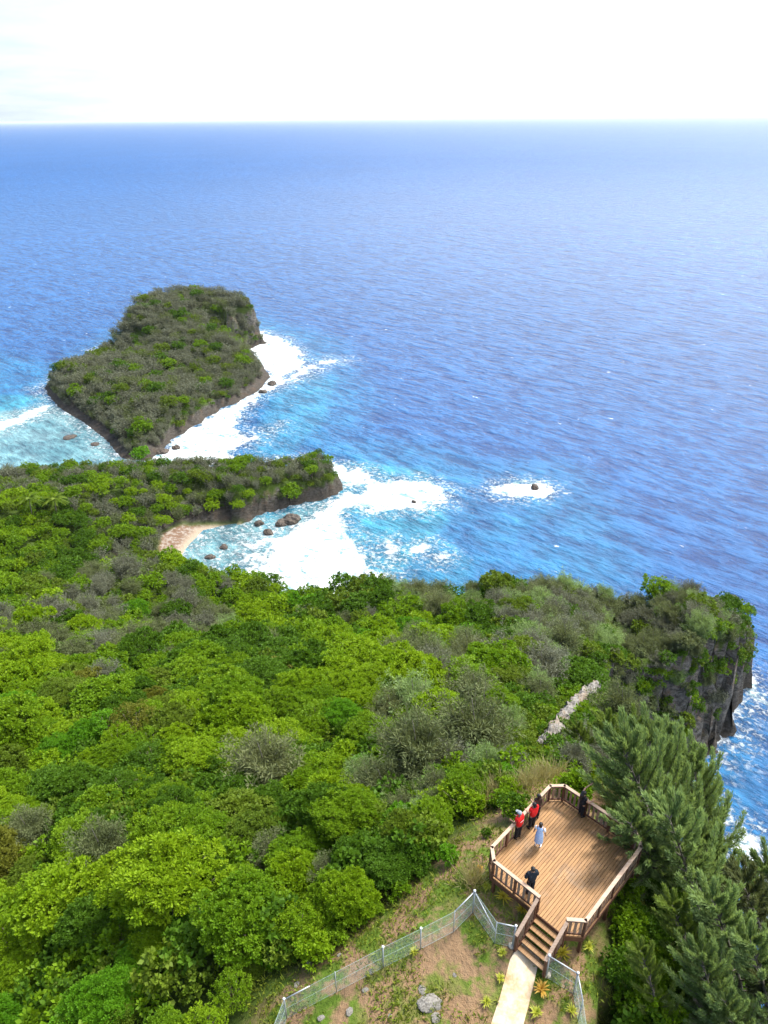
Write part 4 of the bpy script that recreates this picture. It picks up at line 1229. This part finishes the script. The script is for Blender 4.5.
# ------------------------------------------------------------------ rocks
def rock_mesh(nm, seed, mats, sub=3, rough=.35):
    bm = bmesh.new(); bmesh.ops.create_icosphere(bm, subdivisions=sub, radius=1)
    v = np.array([x.co[:] for x in bm.verts])
    k = .72 + rough * 1.6 * (fbm(v[:, 0] * 1.1 + seed * 9, v[:, 1] * 1.1, v[:, 2] * 1.1, seed, 3) - .2) + rough * .5 * (fbm(v[:, 0] * 4 + seed, v[:, 1] * 4, v[:, 2] * 4, seed + 5, 3) - .5)
    for x, s in zip(bm.verts, k): x.co = x.co * s
    me = bpy.data.meshes.new(nm); bm.to_mesh(me); bm.free(); me.materials.append(mats)
    return me
M_SROCK = varied('wet dark rock', (0.03, 0.025, 0.022), (0.11, 0.085, 0.065), 2.5, .75, .3, .15)
M_LIME = varied('pale limestone', (0.11, 0.10, 0.085), (0.27, 0.25, 0.22), 5, .9, .1, .06)
RM = [rock_mesh('rock_%d' % i, 40 + i, M_SROCK, 4, .5) for i in range(3)]
LM = [rock_mesh('stone_%d' % i, 60 + i, M_LIME, 3, .5) for i in range(3)]
for i, (px, py, rx, rz_, lab) in enumerate([(291, 521, 3.3, 2.2, 'largest dark brown rock standing in the cove surf'), (281, 524, 2.2, 1.4, 'low dark rock joined to the largest cove rock'), (268, 533, 1.7, 1.2, 'dark rock in the cove surf nearest the big one'), (259, 524, 1.7, 1.4, 'dark rock between the cove surf and the peninsula foot'), (224, 547, 1.5, .7, 'small submerged rock in the shallow cove water'), (210, 557, 1.5, .7, 'small dark rock in the shallows off the beach'), (535, 488, 1.7, 1.5, 'lone brown rock ringed with white foam in open sea'), (414, 502, .9, .7, 'tiny rock tip showing through the wide foam patch'), (163, 452, 2.6, 1.3, 'grey rock off the islet landing'), (176, 448, 2.0, 1.2, 'small grey rock beside the islet landing'), (196, 590, 2.2, 1.5, 'brown boulder at the near end of the beach'), (272, 384, 2.6, 1.6, 'dark rock off the islet point'), (263, 392, 2.2, 1.2, 'low dark rock on the islet surf edge'), (70, 437, 3.0, .5, 'flat dark reef rock in the lagoon'), (95, 444, 2.0, .5, 'small flat reef rock in the lagoon near the islet')]):
    q = P(px, py, .1)
    o_ = link('sea_rock', RM[i % 3], None, q); o_.scale = (rx, rx * .8, rz_); o_.rotation_euler = (0, 0, i * 1.3)
    tag(o_, lab, 'rock', 'rocks in the sea')
for i, (px, py, r, lab) in enumerate([(431, 1003, .91, 'largest grey limestone outcrop in the open grass'), (423, 990, .6, 'grey limestone lump above the largest outcrop'), (436, 1018, .65, 'grey limestone lump at the lower end of the outcrop'), (366, 990, .45, 'pale stone in the grass inside the long fence'), (372, 972, .35, 'small pale stone near the middle fence post'), (350, 1012, .55, 'pale flat limestone near the lower border'), (322, 1018, .5, 'pale stone near the first fence post'), (310, 962, .5, 'stone outside the fence at the forest edge'), (297, 985, .45, 'stone beside the first fence post under the trees'), (340, 955, .35, 'little stone under the fence wire'), (515, 945, .3, 'buff stone at the head of the path'), (550, 972, .3, 'buff stone at the foot of the right fence'), (604, 912, .35, 'grey stone beside the deck foundation'), (455, 975, .28, 'pale pebble in the bare soil'), (390, 1016, .3, 'pale stone left of the large outcrop'), (575, 990, .3, 'grey stone inside the right fence')]):
    q = ground_at(px, py)
    o_ = link('limestone_rock', LM[i % 3], None, q); r *= 1.0 if r > .9 else .62; o_.scale = (r * .54, r * .44, r * .17); o_.rotation_euler = (0, 0, i * 2.1)
    tag(o_, lab, 'rock', 'limestone rocks in the clearing')
# bare limestone rib running down through the trees
V, Fs = [], []
pts = [P(*RIB[min(int(s), len(RIB) - 2)]) * (1 - (s - min(int(s), len(RIB) - 2))) + P(*RIB[min(int(s), len(RIB) - 2) + 1]) * (s - min(int(s), len(RIB) - 2)) for s in np.linspace(0, len(RIB) - 1, 60)]
NSEC = 16
for i, c_ in enumerate(pts):
    d_ = unit(pts[min(i + 1, 59)] - pts[max(i - 1, 0)]); sd = unit(np.cross(d_, [0, 0, 1.0])); u_ = np.cross(sd, d_)
    wdt = .62 * math.sin(math.pi * (i + 3) / 66) ** .5
    for k in range(NSEC):
        a_ = 2 * math.pi * k / NSEC
        q = c_ + sd * math.cos(a_) * wdt + u_ * (math.sin(a_) * (1.0 if math.sin(a_) > 0 else 7.0))
        nz_ = (fbm(q[0] * .9, q[1] * .9, q[2] * .9, 91, 4) - .5) * 1.6 + (float(vnoise(q[0] * 3.5, q[1] * 3.5, q[2] * 3.5, 95)) - .5) * 1.3
        V.append(q + (sd * math.cos(a_) + u_ * math.sin(a_)) * nz_ * wdt)
for i in range(59):
    for k in range(NSEC): Fs.append((i * NSEC + k, i * NSEC + (k + 1) % NSEC, (i + 1) * NSEC + (k + 1) % NSEC, (i + 1) * NSEC + k))
mrib, t, b = material('bare limestone', (0.4, 0.37, 0.33), .9, .1)
o = t.pos(); n1 = t.noise(t.mapv(o, (1.5, 1.5, 3)), 1.0, 8, .7)
c = t.mix(t.ramp(n1, .35, .62), (0.075, 0.068, 0.06), (0.27, 0.25, 0.225)); c = t.mix(t.ramp(t.noise(o, .6, 3), .5, .68, 0, .6), c, (0.30, 0.21, 0.13))
t.l.new(c, b.inputs['Base Color']); t.l.new(t.bump(n1, .9, .25), b.inputs['Normal'])
mb = MB(); mb.add(V, Fs); o_ = mb.build('rock_rib', mrib)
tag(o_, 'pale bare limestone rib slanting down between grey ironwoods', 'rock ridge')

# coconut palms on the lagoon shore
def palm(px, py, z, h, lab):
    q = ground_at(px, py, z)
    r = empty('palm_tree', q, lab, 'palm', 'coconut palms over the lagoon shore')
    mb = MB(); mb.tube([(0, 0, -.5), (.25, .1, h * .5), (.5, .3, h)], [.22, .16, .11], 7); mb.build('trunk', GREYBARK, r, smooth=True)
    P_, D_, V_ = [], [], []
    for i in range(18):
        ph = i * 2.39996; el = .95 - 1.4 * i / 18; L = 3.3
        hd = np.array([math.cos(ph), math.sin(ph), 0])
        for s in np.linspace(.1, 1, 16):
            c_ = np.array([.5, .3, h]) + hd * L * s * math.cos(el) + np.array([0, 0, L * s * math.sin(el) - 1.3 * s * s])
            for sg in (-1, 1):
                P_.append(c_); D_.append(np.array([-hd[1], hd[0], 0]) * sg + hd * .6 + np.array([0, 0, -.5])); V_.append(.2 + .6 * ((i * 7) % 5) / 5)
    V, Fq = leaves(np.array(P_), np.array(D_), np.tile([0, 0, 1.0], (len(P_), 1)), .95, .17)
    c_ = link('fronds', mesh_np('fronds', V, Fq, [LEAF['olive']], False, {'v': np.repeat(V_, 4)}), r)
palm(34, 524, 12, 8.5, 'tall coconut palm rising from the lowland green')
palm(58, 521, 12, 7.5, 'shorter coconut palm seaward of the tall one')

# ------------------------------------------------------------------ people
SKIN, t, b = material('brown skin', (0.20, 0.10, 0.06), .5, .35)
SKIN2, t, b = material('tan skin', (0.36, 0.20, 0.13), .5, .35)
HAIR, t, b = material('black hair', (0.012, 0.010, 0.009), .45, .4)
GREYH, t, b = material('grey cap cloth', (0.22, 0.24, 0.26), .8, .2)
RED = varied('red cotton', (0.55, 0.012, 0.014), (0.68, 0.025, 0.022), 5, .8, .15)
BLACK = varied('black cloth', (0.010, 0.010, 0.012), (0.024, 0.024, 0.028), 5, .85, .15)
NAVY = varied('dark navy cloth', (0.012, 0.016, 0.022), (0.022, 0.03, 0.04), 5, .85, .15)
BLUE = varied('light blue floral cloth', (0.24, 0.42, 0.74), (0.52, 0.66, 0.86), 22, .8, .15)
WHITE, t, b = material('white cloth', (0.76, 0.76, 0.78), .8, .15)
BROWNC = varied('dark brown cloth', (0.04, 0.022, 0.018), (0.07, 0.04, 0.03), 6, .85, .15)
EYE, t, b = material('dark eye', (0.02, 0.015, 0.012), .25, .5)
LIP, t, b = material('lip', (0.22, 0.09, 0.075), .5, .3)
def skin_mesh(nm, V, E, Rr, root=0, sub=2):
    """grow one smooth tapered surface over a skeleton"""
    me = bpy.data.meshes.new(nm); me.from_pydata([tuple(map(float, v)) for v in V], E, [])
    o = bpy.data.objects.new(nm, me); COL.objects.link(o)
    md = o.modifiers.new('s', 'SKIN'); md.use_smooth_shade = True
    for i, r in enumerate(Rr):
        sv = me.skin_vertices[0].data[i]; sv.radius = (r, r) if not hasattr(r, '__len__') else r
        sv.use_root = (i == root)
    if sub: o.modifiers.new('b', 'SUBSURF').levels = sub
    bpy.context.view_layer.update()
    ev = o.evaluated_get(bpy.context.evaluated_depsgraph_get())
    out = bpy.data.meshes.new_from_object(ev); out.name = nm
    bpy.data.objects.remove(o); bpy.data.meshes.remove(me)
    return out
def person(px, py, face, label, skin, height=1.7, shirt=None, legs=None, dress=None, hair='short', cap=None, arms=None, shoe=BLACK, lean=0.0, women=False, sleeve=.6, printed=False, shorts=False):
    q = P(px, py, ZD); k = height / 1.7
    root = empty('person', (q[0], q[1], ZD + .003), label, 'person', 'visitors on the deck')
    root.rotation_euler = (0, 0, face); root.scale = (k,) * 3
    sh = .165 if women else .19; hp = .095
    J = {}
    def y(z): return lean * max(0, z - .9)
    arms = arms or {}
    A_ = {}
    for s, nm in ((-1, 'L'), (1, 'R')):
        d = arms.get(nm, [((.09 * s), .02, -.29), ((.03 * s), .07, -.26)])
        S0 = np.array([s * sh, y(1.40), 1.40]); E0 = S0 + np.array(d[0]); W0 = E0 + np.array(d[1])
        A_[nm] = (S0, E0, W0)
    V, E, Rr = [], [], []
    def add(p, r, par=None):
        V.append(np.array(p, float)); Rr.append(r)
        if par is not None: E.append((par, len(V) - 1))
        return len(V) - 1
    pel = add((0, 0, .95), (.135, .105)); sp1 = add((0, y(1.1), 1.10), (.125, .095), pel); ch = add((0, y(1.3), 1.30), (.15, .105), sp1)
    nk0 = add((0, y(1.42), 1.42), (.075, .065), ch); nk = add((0, y(1.49) + .01, 1.49), .05, nk0)
    hd0 = add((0, y(1.55) + .02, 1.545), (.062, .072), nk); hd1 = add((0, y(1.6) + .022, 1.60), (.075, .09), hd0); hd2 = add((0, y(1.66) + .012, 1.655), (.07, .085), hd1); add((0, y(1.7) + .005, 1.692), (.035, .045), hd2)
    add((0, y(1.585) + .118, 1.578), (.013, .012), hd1)          # nose
    for s in (-1, 1): add((s * .083, y(1.59) + .005, 1.585), (.009, .02), hd1)    # ears
    for s, nm in ((-1, 'L'), (1, 'R')):
        S0, E0, W0 = A_[nm]
        c = add(S0, .058, ch); m_ = add(S0 * .5 + E0 * .5, .048, c); e = add(E0, .04, m_); f = add(E0 * .5 + W0 * .5, .037, e); w_ = add(W0, .026, f)
        d = unit(W0 - E0); pa = add(W0 + d * .045, (.034, .02), w_); pe = add(W0 + d * .085, (.036, .016), pa)
        side = unit(np.cross(d, [0.2, 1.0, 0.1])); cu = unit(np.cross(side, d)) 
        for fi, (off, ln) in enumerate(((-.027, .062), (-.009, .075), (.009, .07), (.027, .055))):
            b0_ = V[pe] + side * off * .9
            f1_ = add(b0_ + d * ln * .5, .009, pe); f2_ = add(b0_ + d * ln * .85 + cu * ln * .25, .008, f1_); add(b0_ + d * ln * 1.0 + cu * ln * .55, .007, f2_)
        t1 = add(V[pa] + side * -.045 + d * .01, .011, pa); add(V[t1] + side * -.012 + d * .04 + cu * .012, .009, t1)
        h = add((s * hp, 0, .90), (.085, .09), pel); th = add((s * (hp + .005), .005, .70), (.072, .078), h); kn = add((s * hp, .015, .49), .052, th)
        ca = add((s * hp, -.012, .32), .05, kn); an = add((s * hp, 0, .085), .034, ca); ft = add((s * (hp + .015), .07, .045), (.038, .03), an); add((s * (hp + .025), .15, .035), (.035, .02), ft)
    bo = link('body', skin_mesh('body', V, E, Rr, pel, 1), root); bo.data.materials.append(skin)
    def piece(nm, pts, ed, rr, mat, sub=1, rt=0):
        o = link(nm, skin_mesh(nm, pts, ed, rr, rt, sub), root); o.data.materials.append(mat); return o
    if shirt:
        pts = [(0, 0, .80), (0, y(1.1), 1.10), (0, y(1.3), 1.30), (0, y(1.42), 1.42), (0, y(1.455), 1.45)]; rr = [(.215, .165), (.20, .155), (.215, .155), (.115, .10), (.075, .07)]; ed = [(0, 1), (1, 2), (2, 3), (3, 4)]
        for nm in 'LR':
            S0, E0, W0 = A_[nm]; b_ = len(pts)
            pts += [S0, S0 * (1 - sleeve) + E0 * sleeve] ; rr += [.088, .084]; ed += [(2, b_), (b_, b_ + 1)]
            if sleeve >= .99: pts.append(E0 * .15 + W0 * .85); rr.append(.05); ed.append((b_ + 1, b_ + 2))
        so_ = piece('shirt', pts, ed, rr, shirt)
        if printed:
            mb = MB()
            for i_ in range(7):
                x0 = -.105 + .03 * i_; mb.beam((x0, y(1.27) - .166, 1.265 + .012 * (i_ % 2)), (x0 + .024, y(1.27) - .166, 1.272 + .012 * ((i_ + 1) % 2)), .006, .035)
            pr0 = mb.build('back_print', WHITE, root)
    if legs:
        bot = .52 if shorts else .10
        pts = [(0, 0, .99), (0, 0, .93)]; rr = [(.15, .118), (.15, .12)]; ed = [(0, 1)]
        for s in (-1, 1):
            b_ = len(pts); pts += [(s * hp, 0, .88), (s * (hp + .005), .005, .70), (s * hp, .013, .5), (s * hp, 0, bot)]; rr += [(.112, .115), (.105, .105), .09, .08]
            ed += [(1, b_), (b_, b_ + 1), (b_ + 1, b_ + 2), (b_ + 2, b_ + 3)]
        piece('trousers', pts, ed, rr, legs)
    if dress:
        prof = [(1.44, .10, .085), (1.38, .165, .115), (1.26, .165, .125), (1.10, .145, .115), (.95, .175, .15), (.75, .195, .165), (.52, .205, .175), (.36, .21, .18)]
        mb = MB(); Vd, Fd = [], []
        for (z, rx, ry) in prof:
            for k2 in range(20):
                a_ = 2 * math.pi * k2 / 20; rip = 1 + .05 * math.sin(a_ * 7) * max(0, (1.0 - z))
                Vd.append((rx * rip * math.cos(a_), y(z) + ry * rip * math.sin(a_), z))
        for i_ in range(len(prof) - 1):
            for k2 in range(20): Fd.append((i_ * 20 + (k2 + 1) % 20, i_ * 20 + k2, (i_ + 1) * 20 + k2, (i_ + 1) * 20 + (k2 + 1) % 20))
        mb.add(Vd, Fd); mb.build('dress', dress, root, smooth=True)
        for nm in 'LR':
            S0, E0, W0 = A_[nm]; piece('sleeve', [S0, S0 * .5 + E0 * .5, S0 * .1 + E0 * .9], [(0, 1), (1, 2)], [.075, .072, .066], WHITE)
    hy = y(1.62) + .005
    mb = MB()
    mb.ell((0, hy - .012, 1.615), (.098, .108, .105), 16, 9, zmin=-.25)
    if hair in ('long', 'bun'):
        mb.ell((0, hy - .075, 1.56), (.082, .05, .12), 12, 8)
    if hair == 'long':
        mb.tube([(0, hy - .08, 1.58), (0, hy - .115, 1.45), (0, hy - .14, 1.28), (0, hy - .135, 1.12)], [.075, .085, .075, .02], 10)
    if hair == 'bun':
        mb.ell((0, hy - .09, 1.70), (.05, .05, .045), 10, 7)
    ho = mb.build('hair', HAIR, root, smooth=True)
    if cap:
        mb = MB(); mb.ell((0, hy - .008, 1.635), (.106, .118, .095), 16, 8, zmin=-.1); mb.ell((0, hy + .13, 1.635), (.075, .075, .012), 12, 4)
        mb.build('cap', cap, root, smooth=True)
    for s in (-1, 1):
        mb = MB(); mb.ell((s * .032, y(1.6) + .098, 1.605), (.012, .01, .008), 8, 6); mb.build('eye', EYE, root, smooth=True)
        mb = MB(); mb.ell((s * (hp + .02), .075, .04), (.05, .135, .045), 12, 7); mb.build('shoe', shoe, root, smooth=True)
    mb = MB(); mb.ell((0, y(1.54) + .098, 1.535), (.022, .008, .006), 8, 5); mb.build('mouth', LIP, root, smooth=True)
    def world(p):
        p = np.array(p) * k; c, s_ = math.cos(face), math.sin(face)
        return np.array([q[0] + p[0] * c - p[1] * s_, q[1] + p[0] * s_ + p[1] * c, ZD + p[2]])
    return root, A_, world
rest = lambda s: [(.05 * s, .03, -.28), (-.05 * s, .21, -.07)]
person(517.6, 838, R_(40), 'person in red shirt with white back print and grey cap leaning at the railing', SKIN, 1.74, RED, BLACK, cap=GREYH, arms={'L': rest(-1), 'R': rest(1)}, printed=True, lean=.08)
person(531.2, 828, R_(30), 'black haired person in plain red shirt facing the sea', SKIN2, 1.72, RED, BLACK, hair='bun', arms={'L': rest(-1), 'R': [(.10, .05, -.27), (.08, .16, -.16)]})
person(535.6, 818.5, R_(20), 'person in sleeveless dark top with bare shoulders half behind a red shirt', SKIN2, 1.66, BROWNC, BLACK, hair='bun', women=True, sleeve=.12, arms={'L': rest(-1)})
person(537.8, 846, R_(-25), 'person in light blue dress with white sleeves', SKIN2, 1.58, dress=BLUE, hair='bun', women=True, shoe=WHITE)
pr_root, arm_, wld = person(580.3, 815.5, R_(-75), 'long haired person in black raising one arm over the railing', SKIN2, 1.66, BLACK, BLACK, hair='long', women=True, sleeve=.5, arms={'R': [(.10, .10, -.24), (.0, .2, .05)], 'L': [(-.10, .2, .16), (.03, .2, .2)]})
person(529.6, 893.0, R_(15), 'bareheaded person all in black near the stairs', SKIN, 1.72, NAVY, NAVY, sleeve=.99, arms={'L': [(-.08, .02, -.28), (.08, .17, -.16)], 'R': [(.08, .02, -.28), (-.08, .17, -.16)]})
hand = arm_['L'][2] + unit(arm_['L'][2] - arm_['L'][1]) * .11
hp_ = wld(hand)
M_PH, t, b = material('phone glass', (0.02, 0.02, 0.025), .15, .5)
mb = MB(); mb.hexa([(-.038, -.005, -.07), (.038, -.005, -.07), (.038, .005, -.07), (-.038, .005, -.07), (-.038, -.005, .09), (.038, -.005, .09), (.038, .005, .09), (-.038, .005, .09)])
o_ = mb.build('phone', M_PH, None, hp_, bevel=.003); o_.rotation_euler = (R_(10), 0, R_(-75))
tag(o_, 'dark phone held up by the long haired person at the railing', 'phone')
